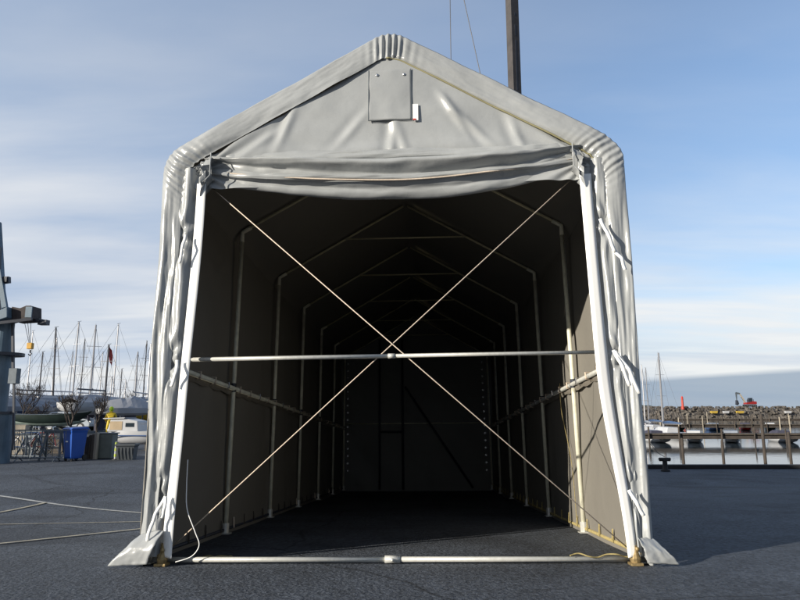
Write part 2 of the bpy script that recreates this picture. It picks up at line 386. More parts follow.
inner = outline(1.85, 1.87, 3.18, 1.70, 3.47, 1.87, 3.368, .15, 4.40, 4.50, z0=.20)
Ns = len(outer)
zw = [0]*Ns
def near(i, c, wd): return math.exp(-((i-c)/wd)**2)
cL = NW+NA*.5; cR = Ns-1-cL; cG = Ns/2
rows = []
NQ = 26
arc = [0]
for i in range(1, Ns): arc.append(arc[-1]+math.dist(outer[i], outer[i-1]))
for j in range(NQ+1):
    q = 1-j/NQ; row = []
    for i in range(Ns):
        ox, oz = outer[i]; ix, iz = inner[i]; s = arc[i]
        x = ox+(ix-ox)*q; z = oz+(iz-oz)*q
        wall = i < NW+8 or i > Ns-9-NW
        gath = near(i, cL, 34)+near(i, cR, 34)
        gr = near(i, cG, 15)
        wk = .12+.88*min(1, near(i, cL, 60)+near(i, cR, 60))
        y = -.095-.040*wk*math.sin(math.pi*min(1, q*1.05))
        ge = math.exp(-((s-arc[int(cL)])/.24)**2)+math.exp(-((s-arc[int(cR)])/.24)**2)
        y += ge*.017*(.45+1.1*abs(nz(s*7, 4)))*math.sin(s*92+3.4*nz(s*3.1, q*1.2))*(.55+.45*q)+gath*.02*fb(s*2.5, q*1.2, 3)
        y += gr*.022*math.sin((i-cG)*1.05+1.2*q)*(.45+.55*math.sin(math.pi*q))
        ww = sst(NW+14, NW-40, i) if i < Ns/2 else sst(Ns-1-NW-14, Ns-1-NW+40, i)
        if wall:
            side = -1 if i < Ns/2 else 1
            fold = math.sin((q*1.5+.5*fb(z*.7, 2*side, q*.5))*math.pi*2)
            y += ww*(-(.012 if side < 0 else .006)*fold+.011*fb(q*2.4, z*1.0, side*9)+.006*(1-abs(2*nz(q*4+z*.5, z*1.6, side*5))))
            x += ww*(.010*nz(z*1.0, side*4)*(1-q)+.012*fb(z*.9, side*2.0)*q)
        else:
            roofk = 1-min(1, gath+gr)
            y += roofk*(.010*fb(s*2.2, q*2.0, 7)+.016*nz(s*1.3+q*1.4, q*1.2, 5))
            z += roofk*.006*nz(s*2.1, 3)
        if q > .93 and i > cG: y += .02*(q-.93)/.07
        if i < cG and not wall: y -= .004*sst(.5, 1, q)*min(1, (cG-i)/12)
        row.append((x, y, z))
    rows.append(row)
# turn round the front edge and run back
for y in [-.085, -.06, -.03, .02, .10, .2, .35]+[.5+.25*k for k in range(47)]+[12.1]:
    row = []
    kf = max(0, 1-(y+.1)/.5)
    for i in range(Ns):
        x, z = outer[i]; s = arc[i]
        wall = i < NW+8 or i > Ns-9-NW
        side = -1 if i < Ns/2 else 1
        gath = near(i, cL, 30)+near(i, cR, 30); gr = near(i, cG, 15)
        ry = -.095-.006*0
        cx_, cz_ = (0, 2.0); n = Vector((x-cx_, z-cz_)).normalized() if not wall else Vector((side, 0))
        ge = math.exp(-((s-arc[int(cL)])/.24)**2)+math.exp(-((s-arc[int(cR)])/.24)**2)
        d = kf*(ge*.012*(.45+1.1*abs(nz(s*7, 4)))*math.sin(s*92+3.4*nz(s*3.1, 0))+gr*.016*math.sin((i-cG)*1.05))
        bayf = math.sin(math.pi*((y % 2)/2))**.6 if y > 0 else 0
        if wall:
            d += -.035*bayf*(.6+.5*nz(z*.6, y*.3, side))+.022*fb(z*.9, y*1.6, side*3)+kf*.02*fb(z*2.5, y*3, side)
            d += .007*math.sin(y*9+2.5*nz(z*.8, y*.4, side))*(.4+.6*abs(nz(z*.5, y, 4)))
        else:
            d += -.03*bayf*sst(0, .5, min(s-arc[NW], arc[-1]-arc[NW]-s))*(1-gr)+.008*fb(s, y, 11)
        r_ = .035*max(0, 1-(y+.1)/.05) if y < -.05 else 0
        row.append((x+n.x*(d-r_*.6), y+.006*nz(s*4, 1), z+n.y*(d-r_*.6)))
    rows.append(row)
cover = MB().grid(rows)
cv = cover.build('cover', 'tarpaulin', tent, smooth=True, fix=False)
# piping along the inner seam of the front hem
pp = [rows[0][i] for i in range(int(cG)-4, Ns-NW+6, 3)]
MB().tube([(x, y-.004, z-.006) for x, y, z in pp], .0085, 6).build('piping', 'piping', cv, smooth=True)

# gable panel, tucked behind the hem
rows = []
nu, nvv = 200, 110
zb = 3.17
for j in range(nvv+1):
    tz = j/nvv; row = []
    for i in range(nu+1):
        u = i/nu*2-1; x = u*1.90
        ztop = min(3.30+.62*(1.95-abs(x)), 4.56)
        z = zb+(ztop-zb)*tz
        # broad drag folds running from the eaves and from the flap down to the rolled door
        cxn = x+.0
        y = -.074+.018*fb(x*1.1+z*.5, z*1.2, 1, 3)
        a = math.atan2(z-3.35, 1.75-abs(x))
        y += .012*math.sin(a*17+2*nz(x*2, z*2))*math.exp(-((1.75-abs(x))/.7)**2)
        y += -.030*math.exp(-((x-.45-.55*(4.1-z))/.045)**2)*sst(4.15, 3.95, z)*sst(3.45, 3.9, z)
        y += -.028*math.exp(-((z-3.52-.02*math.sin(x*3))/.06)**2)*sst(.2, .9, 1.7-abs(x))*(.6+.8*nz(x*1.5, 8))
        for (fx, fz, dx, dz, amp) in ((-.95, 3.78, .35, 1, .022), (.02, 3.6, .05, 1, .02), (.1, 3.62, -.3, 1, .016), (-.35, 3.72, .8, 1, .014), (.75, 3.72, -.9, 1, .018), (-1.2, 3.6, .9, .7, .015), (1.15, 3.62, -.3, 1, .016)):
            l = math.hypot(dx, dz); ux, uz = dx/l, dz/l; al = (x-fx)*ux+(z-fz)*uz; pe = (x-fx)*uz-(z-fz)*ux
            y -= amp*math.exp(-(pe/.04)**2)*math.exp(-(al/.22)**2)-amp*.7*math.exp(-((pe+.07)/.05)**2)*math.exp(-(al/.25)**2)
        row.append((x, y, z))
    rows.append(row)
gp = MB().grid(rows).build('gable_panel', 'tarpaulin_panel', tent, smooth=True)
# flap with two rivets and a care label
rows = []
for j in range(31):
    z = 3.80+.52*j/30; rows.append([(-.20+.395*i/24, -.088-.004*math.sin(math.pi*i/24)+.006*nz(i*.12, j*.1), z) for i in range(25)])
fl = MB().grid(rows).build('vent_flap', 'tarpaulin_panel', tent, smooth=True, solid=.004)
st = MB(); st.tube([(-.20, -.092, 4.325), (-.20, -.092, 3.795), (.195, -.092, 3.795), (.195, -.092, 4.325)], .0035, 5); st.build('piping', 'grey_steel', fl)
for x in (-.12, .13): MB().ball((x, -.096, 4.265), .015, 10, (1, .5, 1)).build('rivet', 'steel_bright', fl, smooth=True)
cl = MB().box((.232, -.100, 3.865), (.05, .006, .165)).build('care_label', 'label_white', tent)
MB().box((.222, -.1055, 3.790), (.028, .004, .014)).build('print', 'label_red', cl)

# rolled-up door: four swags of cloth gathered at the posts
def swag(ends, mid, hL, depth, th, seed, m='tarpaulin_panel', name='door_fold', top=None, rec=0):
    rows = []; nu = 170; nc = 26
    for i in range(nu+1):
        u = i/nu; x = -1.70+3.40*u
        e = abs(2*u-1); sag = (1-e**2.1)
        zbot = ends[0]*(1-u)+ends[1]*u; zbot = zbot*(1-sag)+mid*sag+.030*nz(x*1.1, seed)+.012*math.sin(x*2.2+seed)
        ztop = (top[0]*(1-u)+top[1]*u)*(1-sag)+top[2]*sag
        pin = .42+.58*min(1, sag*1.3)
        row = []
        for k in range(nc+1):
            t = k/nc
            if t < .62:
                s = t/.62; z = ztop+(zbot+th-ztop)*s; y = -(.055+(depth-.055)*(math.sin(s*math.pi/2)**1.2*(1-rec)+rec*math.sin(min(1, s*1.25)**.65*math.pi*.86)))*pin
            else:
                a = (t-.62)/.38*math.pi*1.05; z = zbot+th-th*math.sin(a); y = -(.055+(depth-.055)*(1-rec+rec*math.sin(math.pi*.86))-th*(1-math.cos(a))*1.0)*pin
            y += .022*fb(x*1.3+t, t*3.0, seed, 4)*pin+.006*math.sin(x*23+seed+3*nz(x*2, t*2, seed))*(1-sag)
            z += .008*nz(x*3, t*4, seed+.5)
            y -= .012*math.exp(-((t-.33-.08*math.sin(x*2+seed))/.05)**2)*(1-sag*.5)
            row.append((x, y, z))
        rows.append(row)
    o = MB().grid(rows).build(name, m, dr, smooth=True)
    o.data.flip_normals() if False else None
    return o
dr = swag((3.455, 3.47), 3.315, 0, .20, .045, 1.3, name='rolled_door', top=(3.52, 3.54, 3.475)) if False else None
dr = empty('rolled_door'); dr.parent = tent
swag((3.485, 3.505), 3.385, 0, .130, .020, 1.3, top=(3.555, 3.57, 3.54))
swag((3.450, 3.470), 3.300, 0, .190, .028, 2.9, top=(3.51, 3.53, 3.44))
swag((3.395, 3.420), 3.165, 0, .255, .045, 4.1, top=(3.47, 3.49, 3.385), rec=1.0)
swag((3.345, 3.375), 3.150, 0, .185, .025, 7.7, top=(3.42, 3.44, 3.27))
swag((3.270, 3.310), 3.035, 0, .165, .050, 9.2, top=(3.37, 3.40, 3.25), rec=1.0)
# light welt along the lowest folds
rows = []
for zz0, zz1, mid, yy in ((3.352, 3.382, 3.160, .190),):
    pts = []
    for i in range(81):
        u = i/80; x = -1.66+3.32*u; e = abs(2*u-1); sag = 1-e**2.1
        pts.append((x, -(yy)*(.42+.58*min(1, sag*1.3))+.01, (zz0*(1-u)+zz1*u)*(1-sag)+mid*sag+.012*nz(x*1.3, 7.7)))
    MB().tube(pts, .007, 6).build('piping', 'rope_tan', dr, smooth=True)
# pinched cloth ends and tie at both posts
for s in (-1, 1):
    k = MB()
    rows = []
    for j in range(17):
        a = j/16*2*math.pi
        rows.append([(s*(1.60+.05*t+.13*math.sin(t*2.6)*abs(math.cos(a))*.4)+.0, -.10-.085*math.cos(a)*(1+.25*math.sin(a*4+t*3)), 3.355+.10*math.sin(a)*(1+.2*math.sin(a*3))-.035*t-.02*t*t) for t in [q_/6*2.2 for q_ in range(7)]])
    MB().grid(rows).build('door_end', 'tarpaulin_panel', dr, smooth=True)
    MB().tube([(s*1.60, -.20, 3.46), (s*1.595, -.215, 3.36), (s*1.60, -.19, 3.25), (s*1.64, -.19, 3.20)], .006, 6).build('tie_strap', 'tarpaulin_panel', dr)

# side curtains of the door opening, pulled back to the posts
def curtain(s, edge, pins, seed):
    rows = []; nu = 40; nzv = 190; strip = []
    for j in range(nzv+1):
        t = j/nzv; z = .07+(3.36-.07)*t
        xe = edge(z); xo = 1.90
        pin = sum(math.exp(-((z-p)/.10)**2) for p in pins)
        puff = 1
        for p in pins: puff *= 1-.75*math.exp(-((z-p)/.28)**2)
        row = []
        for i in range(nu+1):
            u = i/nu; x = xo+(xe-xo)*u
            y = -.055-.035*(1-u)-.045*math.sin(math.pi*min(1, u*1.15))*(.45+.55*puff)
            y += .008*math.sin(u*8+1.0*math.sin(z*1.6+seed)+1.6*nz(z*.7, seed))*(.5+.5*puff)
            for p in pins:     # folds fanning out from each toggle
                a = math.atan2(z-p, .12+abs(u-.25)*.3); d_ = math.hypot((z-p), (x-1.80))
                y += .014*math.sin(a*9+seed)*math.exp(-(d_/.30)**2)
            y += .010*fb(u*2.0+z*.3, z*1.2, seed, 4)
            y += .045*pin*math.exp(-((u-.25)/.25)**2)
            row.append((s*x, y, z))
        rows.append(row)
        wdt = (.072 if s < 0 else .062+.032*sst(.2, 1.8, z))+.006*math.sin(z*2+seed)
        yb = -.105
        if z < 3.22: strip.append([(s*(xe+.012-(wdt+.012)*q_), yb-.012-.020*q_+.006*math.sin(z*2.1+seed+q_), z-.012*q_) for q_ in (0, .3, .6, 1)])
    o = MB().grid(rows).build('door_curtain', 'tarpaulin_panel', tent, smooth=True)
    e = MB().grid(strip).build('door_edge', 'white_pvc', o, smooth=True, solid=.003)
    return o
eL = lambda z: 1.735+.045*sst(1.2, 0, z)+.0*z+.012*math.sin(z*1.7)
eR = lambda z: 1.755+.075*sst(1.5, 0, z)+.012*math.sin(z*1.5+1)
cL_ = curtain(-1, eL, (2.68, 1.58, .52), 2.0)
cR_ = curtain(1, eR, (2.74, 1.60, .53), 6.0)
def ribbon(pts, wd, parent, name='tie_strap', m='white_pvc'):
    rows = []
    P = [Vector(p) for p in pts]
    sub = []
    for i in range(len(P)-1):
        for k in range(5): sub.append(P[i].lerp(P[i+1], k/5))
    sub.append(P[-1])
    for i, p in enumerate(sub):
        d = (sub[min(i+1, len(sub)-1)]-sub[max(0, i-1)]).normalized(); a = d.cross(Vector((0, 1, 0))).normalized()*wd/2
        y = Vector((0, .008*math.sin(i*.9), 0)); rows.append([p-a+y, p+y+Vector((0, -.006, 0)), p+a+y])
    return MB().grid(rows).build(name, m, parent, smooth=True, solid=.003)
for pts in (((-1.785, -.17, 2.70), (-1.79, -.19, 2.60), (-1.815, -.18, 2.44)), ((-1.77, -.17, 1.60), (-1.76, -.19, 1.50), (-1.80, -.18, 1.38)),
            ((-1.775, -.17, .52), (-1.83, -.19, .40), (-1.86, -.20, .30), (-1.885, -.19, .19)), ((-1.775, -.17, .52), (-1.765, -.19, .44), (-1.79, -.18, .36))):
    ribbon(pts, .028, cL_)
for pts in (((1.79, -.17, 2.76), (1.84, -.19, 2.60), (1.885, -.18, 2.46)), ((1.88, -.17, 2.48), (1.93, -.185, 2.40), (1.955, -.18, 2.30)),
            ((1.80, -.17, 1.63), (1.85, -.19, 1.50), (1.90, -.18, 1.34)), ((1.81, -.17, 1.62), (1.90, -.19, 1.47), (1.97, -.18, 1.28)),
            ((1.82, -.17, .55), (1.86, -.19, .46), (1.91, -.18, .36))):
    ribbon(pts, .030, cR_)
# skirt flaps turned out onto the asphalt
def flap(P, seed):
    a, b, c, d = [Vector(p) for p in P]; rows = []
    for j in range(21):
        t = j/20; row = []
        for i in range(17):
            u = i/16; p = a.lerp(b, u).lerp(d.lerp(c, u), t)
            p.y += -.05*math.sin(math.pi*t)*(1-.3*u)+.016*fb(u*2.0, t*1.8, seed, 3); p.z += .010*fb(u*2.4, t*2.4, seed+3, 3)*(1-t*.6); p.x += .012*fb(u*2, t*3, seed+8, 3)+.012*math.sin(math.pi*u)*t
            row.append(tuple(p))
        rows.append(row)
    return MB().grid(rows).build('skirt_flap', 'tarpaulin_panel', tent, smooth=True, solid=.004)
flap(((-1.97, -.08, .24), (-1.77, -.16, .27), (-1.86, -.22, .03), (-2.18, -.18, .012)), 1)
flap(((1.98, -.08, .20), (1.86, -.15, .20), (1.90, -.19, .03), (2.15, -.15, .014)), 5)
# frames
def pipe(name, pts, r=.027, m='pvc_frame', n=10): return MB().tube(pts, r, n).build(name, m, tent, smooth=True)
for i in range(7):
    y = 2.0*i
    if i == 6: y = 11.93
    for s in (-1, 1):
        leg = pipe('leg', [(s*1.955, y, .02), (s*1.955, y, 3.50)], .025, 'galvanised' if i < 1 else 'pvc_frame')
        MB().box((s*1.955, y, .012), (.11, .11, .012)).tube([(s*1.955, y, .012), (s*1.955, y, .12)], .038, 10).build('foot', 'galvanised', leg)
        MB().tube([(s*1.955, y, 3.40), (s*1.955, y, 3.525), (s*1.85, y, 3.59)], .027, 10).build('elbow', 'pvc_frame', leg, smooth=True)
        if i > 0: MB().tube([(s*1.955, y, 1.56), (s*1.955, y, 1.66)], .030, 10).build('clamp', 'crane_dark', leg)
    for s in (-1, 1):
        pipe('rafter', [(s*1.955, y, 3.53), (s*.03, y, 4.66)], .016, 'pipe_khaki')
    if i >= 2: pipe('collar_tie', [(-.93, y-.02, 4.125), (.93, y-.02, 4.125)], .013, 'pipe_khaki')
for s in (-1, 1):
    sr = pipe('side_rail', [(s*1.945, .05, 1.60), (s*1.945, 11.9, 1.60)], .024, 'galvanised' if s > 0 else 'pvc_frame')
    tr_ = pipe('base_rail', [(s*1.97, .05, .05), (s*1.97, 11.9, .05)], .016, 'rope_yellow' if s > 0 else 'crane_dark')  # left rail coloured dark to stand for the shade on that side
    # slack fabric fold bound to the rail
    rows = []
    for j in range(121):
        yy = .1+11.7*j/120; sg = .022*math.sin(math.pi*((yy % .42)/.42))
        rows.append([(s*(1.990-.020*math.sin(a*math.pi)-sg*.4), yy, 1.545+.11*a-sg) for a in (0, .25, .5, .75, 1)])
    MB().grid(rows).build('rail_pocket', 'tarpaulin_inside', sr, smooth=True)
    for k in range(26):
        yy = .35+.45*k; c = MB()
        c.tube([(s*1.915, yy-.012, 1.575), (s*1.913, yy, 1.635), (s*1.975, yy+.02, 1.64), (s*1.985, yy+.03, 1.56), (s*1.915, yy+.01, 1.575)], .008, 5)
        c.build('lacing', 'rope_tan' if k % 3 else 'steel_bright', sr)
    for k in range(26):
        yy = .45+.45*k+.03*math.sin(k*5)
        MB().tube([(s*1.945, yy, .045), (s*1.950, yy+.01, .10), (s*1.958, yy+.02, .155), (s*1.962, yy+.04, .10), (s*1.96, yy+.03, .04)], .007, 5).build('lacing', 'rope_yellow' if s > 0 else ('dark_wood' if k % 4 else 'rope_tan'), tr_)  # left lacing coloured dark for the shade, tan ones as glints
fb_ = pipe('threshold_bar', [(-1.90, -.02, .035), (-.03, -.02, .033)], .020, 'galvanised')
pipe('threshold_bar', [(0.0, -.02, .035), (1.97, -.02, .033)], .020, 'galvanised')
MB().tube([(-.06, -.02, .035), (.06, -.02, .035)], .028, 12).tube([(0, -.02, .035), (0, -.075, .035)], .012, 8).build('pipe_coupling', 'galvanised', fb_, smooth=True)
pipe('door_bar', [(-1.72, -.02, 1.625), (-.02, -.02, 1.632)], .018, 'galvanised')
pipe('door_bar', [(-.02, -.02, 1.632), (1.72, -.02, 1.640)], .016, 'galvanised')
MB().tube([(-.03, -.02, 1.632), (.03, -.02, 1.632)], .021, 12).build('pipe_coupling', 'galvanised', tent, smooth=True)
pipe('cross_brace', [(-1.63, 0, 3.20), (1.90, 0, -.0+.04)], .005, 'rope_tan', 6)
pipe('cross_brace', [(1.67, .02, 3.26), (-1.87, .02, .03)], .005, 'rope_tan', 6)
# tensioners at the feet of the front posts, loose cords
for s, x in ((-1, -1.79), (1, 1.84)):
    t = MB(); t.tube([(x, -.10, .01), (x, -.10, .05), (x+.004, -.10, .10), (x, -.10, .17)], [.034, .042, .026, .018], 10)
    t.tube([(x-.045, -.10, .075), (x+.045, -.105, .085)], .013, 8); t.tube([(x, -.10, .17), (x-.002, -.08, .36)], .005, 5)
    t.ball((x+.01, -.135, .12), .018, 8); t.box((x, -.10, .012), (.09, .10, .02))
    t.build('ground_anchor', 'brass', tent, smooth=False, bevel=.004)
MB().tube(smooth([(-1.66, -.06, .80), (-1.655, -.06, .60), (-1.63, -.08, .42), (-1.55, -.09, .25), (-1.51, -.09, .15), (-1.56, -.10, .07), (-1.68, -.11, .03)]), .004, 6).build('loose_cord', 'white_pvc', tent, smooth=True)
MB().tube(smooth([(1.36+.07*k, -.07+.02*math.sin(k*2.2), .066+.014*math.sin(k*1.7)) for k in range(8)]), .006, 6).build('loose_cord', 'rope_yellow', tent, smooth=True)
MB().tube([(-1.60+.05*k, .28+.02*math.sin(k*2.2), .012+.006*(k % 2)) for k in range(6)], .008, 6).build('loose_cord', 'rope_yellow', tent, smooth=True)
MB().tube(smooth([(1.96, 2.75, 1.70), (1.95, 2.7, 1.35), (1.95, 2.45, .95), (1.94, 2.27, .62), (1.94, 2.25, .14)]), .004, 5).build('loose_cord', 'rope_yellow', tent, smooth=True)
# back wall
rows = []
for j in range(61):
    z = -.12+4.87*j/60; row = []
    for i in range(81):
        x = -2.10+4.20*i/80; zt = min(z, 4.78-.595*abs(x))
        y = 12.04+.04*fb(x*1.2+z*.4, z*.8, 3)+.025*math.sin((x+z*.8)*5)*math.exp(-((z-.9)/.7)**2)*sst(.3, 1.5, abs(x))
        row.append((x, y, zt))
    rows.append(row)
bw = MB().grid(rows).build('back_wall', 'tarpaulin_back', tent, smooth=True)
for x, n in ((-1.85, 17), (1.83, 17)):
    for k in range(n):
        MB().tube([(x-.03*k/17, 11.965, .50+.19*k), (x-.03*k/17, 11.985, .50+.19*k)], .026, 8).build('grommet', 'steel_bright', bw)
for x in (-.99, -.37):
    pipe('shadow_band', [(x, 11.90, .02), (x, 11.90, 4.0)], .03, 'crane_dark')  # dark poles standing in for shadow bands on the back wall
pipe('door_bar', [(-.99, 11.90, 1.5), (-.37, 11.90, 1.5)], .03, 'crane_dark')  # dark crosspiece, also standing in for a shadow band
pipe('cross_brace', [(-.30, 11.88, 2.7), (1.45, 11.88, .05)], .03, 'crane_dark')  # stands for a diagonal dark band on the back wall
pipe('door_bar', [(-1.9, 11.95, 1.72), (1.9, 11.95, 1.72)], .016, 'pvc_frame')

# ================================================================== behind the tent: mast crane
yc = 22.6
mc = empty('mast_crane', (xat(516, yc, 14), yc, gz(xat(516, yc, 14), yc)), 0, 'tall square steel crane column rising behind the tent roof', 'crane')
MB().box((0, 0, 13), (.385, .335, 26), R(28)).build('column', 'crane_brown', mc, bevel=.01)
t28 = Matrix.Rotation(R(28), 4, 'Z')
for z0, z1 in ((zat(92, yc)-mc.location.z, zat(42, yc)-mc.location.z), (zat(38, yc)-mc.location.z, zat(27, yc)-mc.location.z), (zat(18, yc)-mc.location.z, zat(15, yc)-mc.location.z)):
    c = t28 @ Vector((-.02, -.171, (z0+z1)/2)); MB().box(c, (.045, .012, z1-z0), R(28)).build('slot', 'crane_dark', mc)
MB().box(t28 @ Vector((.196, 0, 13)), (.008, .28, 25.9), R(28)).build('shade_face', 'hull_blue', mc)  # thin blue sheet paints the skylit shade on this face of the column
MB().box((0, 0, .15), (.9, .9, .3)).build('foot', 'quay_wall', mc, bevel=.02)
MB().bar((.0, 0, 25.2), (-5.5, 0, 25.4), .25).build('jib', 'crane_brown', mc)
w0 = xat(450.5, yc, zat(30, yc))-mc.location.x; w1 = xat(464, yc, zat(0, yc))-mc.location.x; w2 = xat(481, yc, zat(77, yc))-mc.location.x
MB().tube([(w0, 0, 25.2), (w0, 0, 2)], .016, 6).build('cable', 'wire', mc)
dz_ = (zat(0, yc)-zat(77, yc)); za = zat(0, yc)-mc.location.z; kk = (w2-w1)/dz_
MB().tube([(w1-kk*(25.2-za), 0, 25.2), (w1+kk*(za-3), 0, 3)], .016, 6).build('cable', 'wire', mc)

# ================================================================== left: boat crane at the picture's edge
yb = 20.0
def P(px, py, y=yb): z = zat(py, y); return Vector((xat(px, y, z), y, z))
bc = empty('boat_crane', (xat(4, yb, LEFT_Z), yb, LEFT_Z), 0, 'blue grey steel boat crane tower cut by the left picture edge', 'crane')
def lp(px, py, dy=0): p = P(px, py); return Vector((p.x-bc.location.x, dy, p.z-LEFT_Z))
a = lp(12, 414); b_ = lp(-22, 414); wl = (a.x-b_.x)
cx0 = (a.x+b_.x)/2
MB().tube([(cx0, 0, 0), (cx0, 0, lp(0, 414).z)], wl/2, 28).build('column', 'crane_blue', bc, smooth=False)
MB().tube([(cx0, 0, lp(0, 414).z), (cx0, 0, lp(0, 411.5).z)], wl/2+.06, 28).build('flange', 'crane_dark', bc)
a2 = lp(11, 360); MB().tube([(cx0, 0, lp(0, 411.5).z), (cx0, 0, lp(0, 356).z)], (a2.x-cx0)-.0, 28).build('column', 'crane_blue', bc)
MB().tube([(cx0, 0, lp(0, 356).z), (cx0, 0, lp(0, 353).z)], wl/2+.12, 28).build('flange', 'crane_dark', bc)
top = lp(6, 330)
MB().tube([(cx0, 0, lp(0, 353).z), (cx0, 0, lp(0, 318).z)], (lp(13, 330).x-cx0), 24).build('column', 'crane_blue', bc)
MB().bar(lp(1.5, 330), lp(-4.5, 222), .27).build('mast', 'crane_blue', bc, bevel=.03)
MB().bar(lp(0, 232, -.3), lp(4, 318, -.3), .12).build('ladder_rail', 'crane_dark', bc)
MB().bar(lp(5.2, 250, -.3), lp(3.5, 290, -.3), .10).build('ladder_rail', 'crane_dark', bc)
MB().bar(lp(1, 250, -.3), lp(6, 250, -.3), .07).build('bracket', 'crane_dark', bc)
MB().bar(lp(4.5, 272, -.3), lp(10.8, 309, -.3), .11, .15).build('strut', 'crane_blue', bc)
MB().bar(lp(6, 282, -.2), lp(13.5, 281, -.2), .14, .20).build('lamp', 'crane_dark', bc)
MB().box(lp(10.5, 281, -.2), (.13, .22, .17)).build('lamp', 'crane_dark', bc)
ar = MB().prism([(lp(a_, c_).x, lp(a_, c_).z) for a_, c_ in ((-6, 319), (6, 316), (19, 309.5), (19, 320), (-6, 328))], -.62, .25).build('arm', 'crane_blue', bc, bevel=.02)
MB().prism([(lp(a_, c_).x, lp(a_, c_).z) for a_, c_ in ((19, 308.5), (27, 310), (33, 307.5), (38, 307.5), (38, 320), (34, 322), (19.2, 323))], -.40, .22).build('winch_housing', 'crane_rust', ar, bevel=.02)
MB().box(lp(36, 314, -.40), (.20, .04, .34)).build('end_plate', 'crane_blue', ar)
MB().bar(lp(-6, 328, -.66), lp(40, 321, -.45), .09).build('guide_rail', 'crane_dark', ar)
MB().bar(lp(36, 321, -.1), lp(43, 322, -.1), .07).box(lp(45.5, 323, -.1), (.27, .22, .16)).box(lp(42, 321, -.1), (.1, .3, .10)).build('lamp', 'crane_dark', bc)
MB().bar(lp(16.5, 321, -.2), lp(17, 372, -.2), .07).build('conduit', 'crane_dark', bc)
MB().box(lp(19.3, 376.5, -.25), (.26, .22, .48)).build('control_box', 'grey_steel', bc, bevel=.015)
MB().bar(lp(16, 383, -.1), lp(15.5, 450, -.1), .06).build('conduit', 'crane_dark', bc)
ax = MB()
for k in range(3): ax.tube([lp(24.5+3.2*k, 322, 0), lp(29+.7*k, 343, 0)], .008, 5)
ax.build('cable', 'wire', bc)
hk = MB().box(lp(30.3, 346, 0), (.17, .14, .20)).build('hook_block', 'hook_yellow', bc, bevel=.02)
h0 = lp(30.3, 350, 0)
MB().tube([h0, h0+Vector((0, 0, -.06)), h0+Vector((.05, 0, -.12)), h0+Vector((.0, 0, -.18)), h0+Vector((-.05, 0, -.13))], .018, 6).build('hook', 'crane_dark', hk)

# ================================================================== left yard: things
def at(px, y): return (xat(px, y, LEFT_Z), y, gz(xat(px, y, LEFT_Z), y))
# wheelie bin
def wheelie(loc, rz, m, lab, sc=1.0):
    r = empty('wheeled_bin', loc, rz, lab, 'bin')
    body = MB(); rows = []
    for z, w_, d_ in ((.08, .46, .50), (.14, .48, .54), (.90, .56, .68), (.96, .60, .72), (.985, .60, .72)):
        rows.append([(-w_/2, -d_/2, z), (w_/2, -d_/2, z), (w_/2, d_/2, z), (-w_/2, d_/2, z)])
    body.grid(rows, close=True); body.f.append((0, 1, 2, 3)); body.build('body', m, r, bevel=.015)
    ld = MB(); ld.grid([[(-.31, -.38, 1.0), (.31, -.38, 1.0), (.31, .37, 1.0), (-.31, .37, 1.0)], [(-.31, -.38, 1.03), (.31, -.38, 1.03), (.31, .37, 1.05), (-.31, .37, 1.05)],
        [(-.26, -.30, 1.06), (.26, -.30, 1.06), (.26, .30, 1.085), (-.26, .30, 1.085)]], close=True); ld.f += [(0, 1, 2, 3), (8, 9, 10, 11)]
    ld.build('lid', m, r, bevel=.01)
    MB().tube([(-.25, .40, 1.0), (-.25, .44, 1.0), (.25, .44, 1.0), (.25, .40, 1.0)], .014, 8).build('handle', m, r)
    for s in (-1, 1):
        MB().tube([(s*.27-.03, .30, .10), (s*.27+.03, .30, .10)], .10, 16).build('wheel', 'rubber', r)
    for s in (-1, 1):
        MB().box((s*.2, -.2, .045), (.06, .08, .085)).build('foot', 'rubber', r)
    MB().box((-.02, -.335, .62), (.15, .006, .04), 0).build('sticker', 'label_white', r)
    r.scale = (sc, sc, sc)
    return r
wheelie(at(73.2, 21.0), R(-30), 'bin_blue', 'bright blue wheeled rubbish bin with closed lid', 1.0).scale = (.82, .80, 1.0)
# dark open tub by the white boat
r = empty('rubbish_tub', at(126.5, 21.5), R(6), 'dark grey ribbed plastic tub in front of the white cabin boat', 'tub')
b0 = MB(); rows = []
for z, w_, d_ in ((0, .50, .40), (.42, .58, .46), (.46, .64, .52), (.52, .64, .52), (.52, .58, .46), (.30, .54, .42)):
    rows.append([(-w_/2, -d_/2, z), (w_/2, -d_/2, z), (w_/2, d_/2, z), (-w_/2, d_/2, z)])
b0.grid(rows, close=True); b0.f.append((0, 1, 2, 3)); b0.f.append((20, 21, 22, 23)); b0.build('body', 'bin_grey', r, bevel=.01)
for k in range(5): MB().box((-.22+.11*k, -.236, .22), (.02, .02, .36)).build('rib', 'bin_grey', r)
# timber posts between bin and box
for px, h, wd, m, lab in ((86, .72, .10, 'dark_wood', 'dark short timber post right behind the blue bin'), (88.5, .78, .08, 'weathered_wood', 'brown timber post second from the blue bin'), (91.5, .80, .10, 'weathered_wood', 'grey timber post third from the blue bin'), (95, .86, .11, 'pale_wood', 'palest timber post, against the grey green box')):
    l = at(px, 21.6); o = MB().box((0, 0, h/2), (wd, wd, h)).box((0, 0, h+.01), (wd*.7, wd*.7, .02)).build('timber_post', m, bevel=.01); o.location = l; o.rotation_euler = (0, 0, rnd.uniform(-.3, .3))
    tag(o, lab, 'post', 'timber posts beside the bin')
# grey green steel box
r = empty('storage_box', at(105.5, 22.0), R(3), 'grey green storage box below the person in yellow', 'box')
MB().box((0, 0, .42), (.54, .5, .80)).build('body', 'box_greygreen', r, bevel=.015)
MB().box((0, 0, .84), (.64, .54, .035)).build('lid', 'grey_steel', r, bevel=.008)
MB().box((0, 0, .015), (.52, .42, .03)).build('base', 'rubber', r)
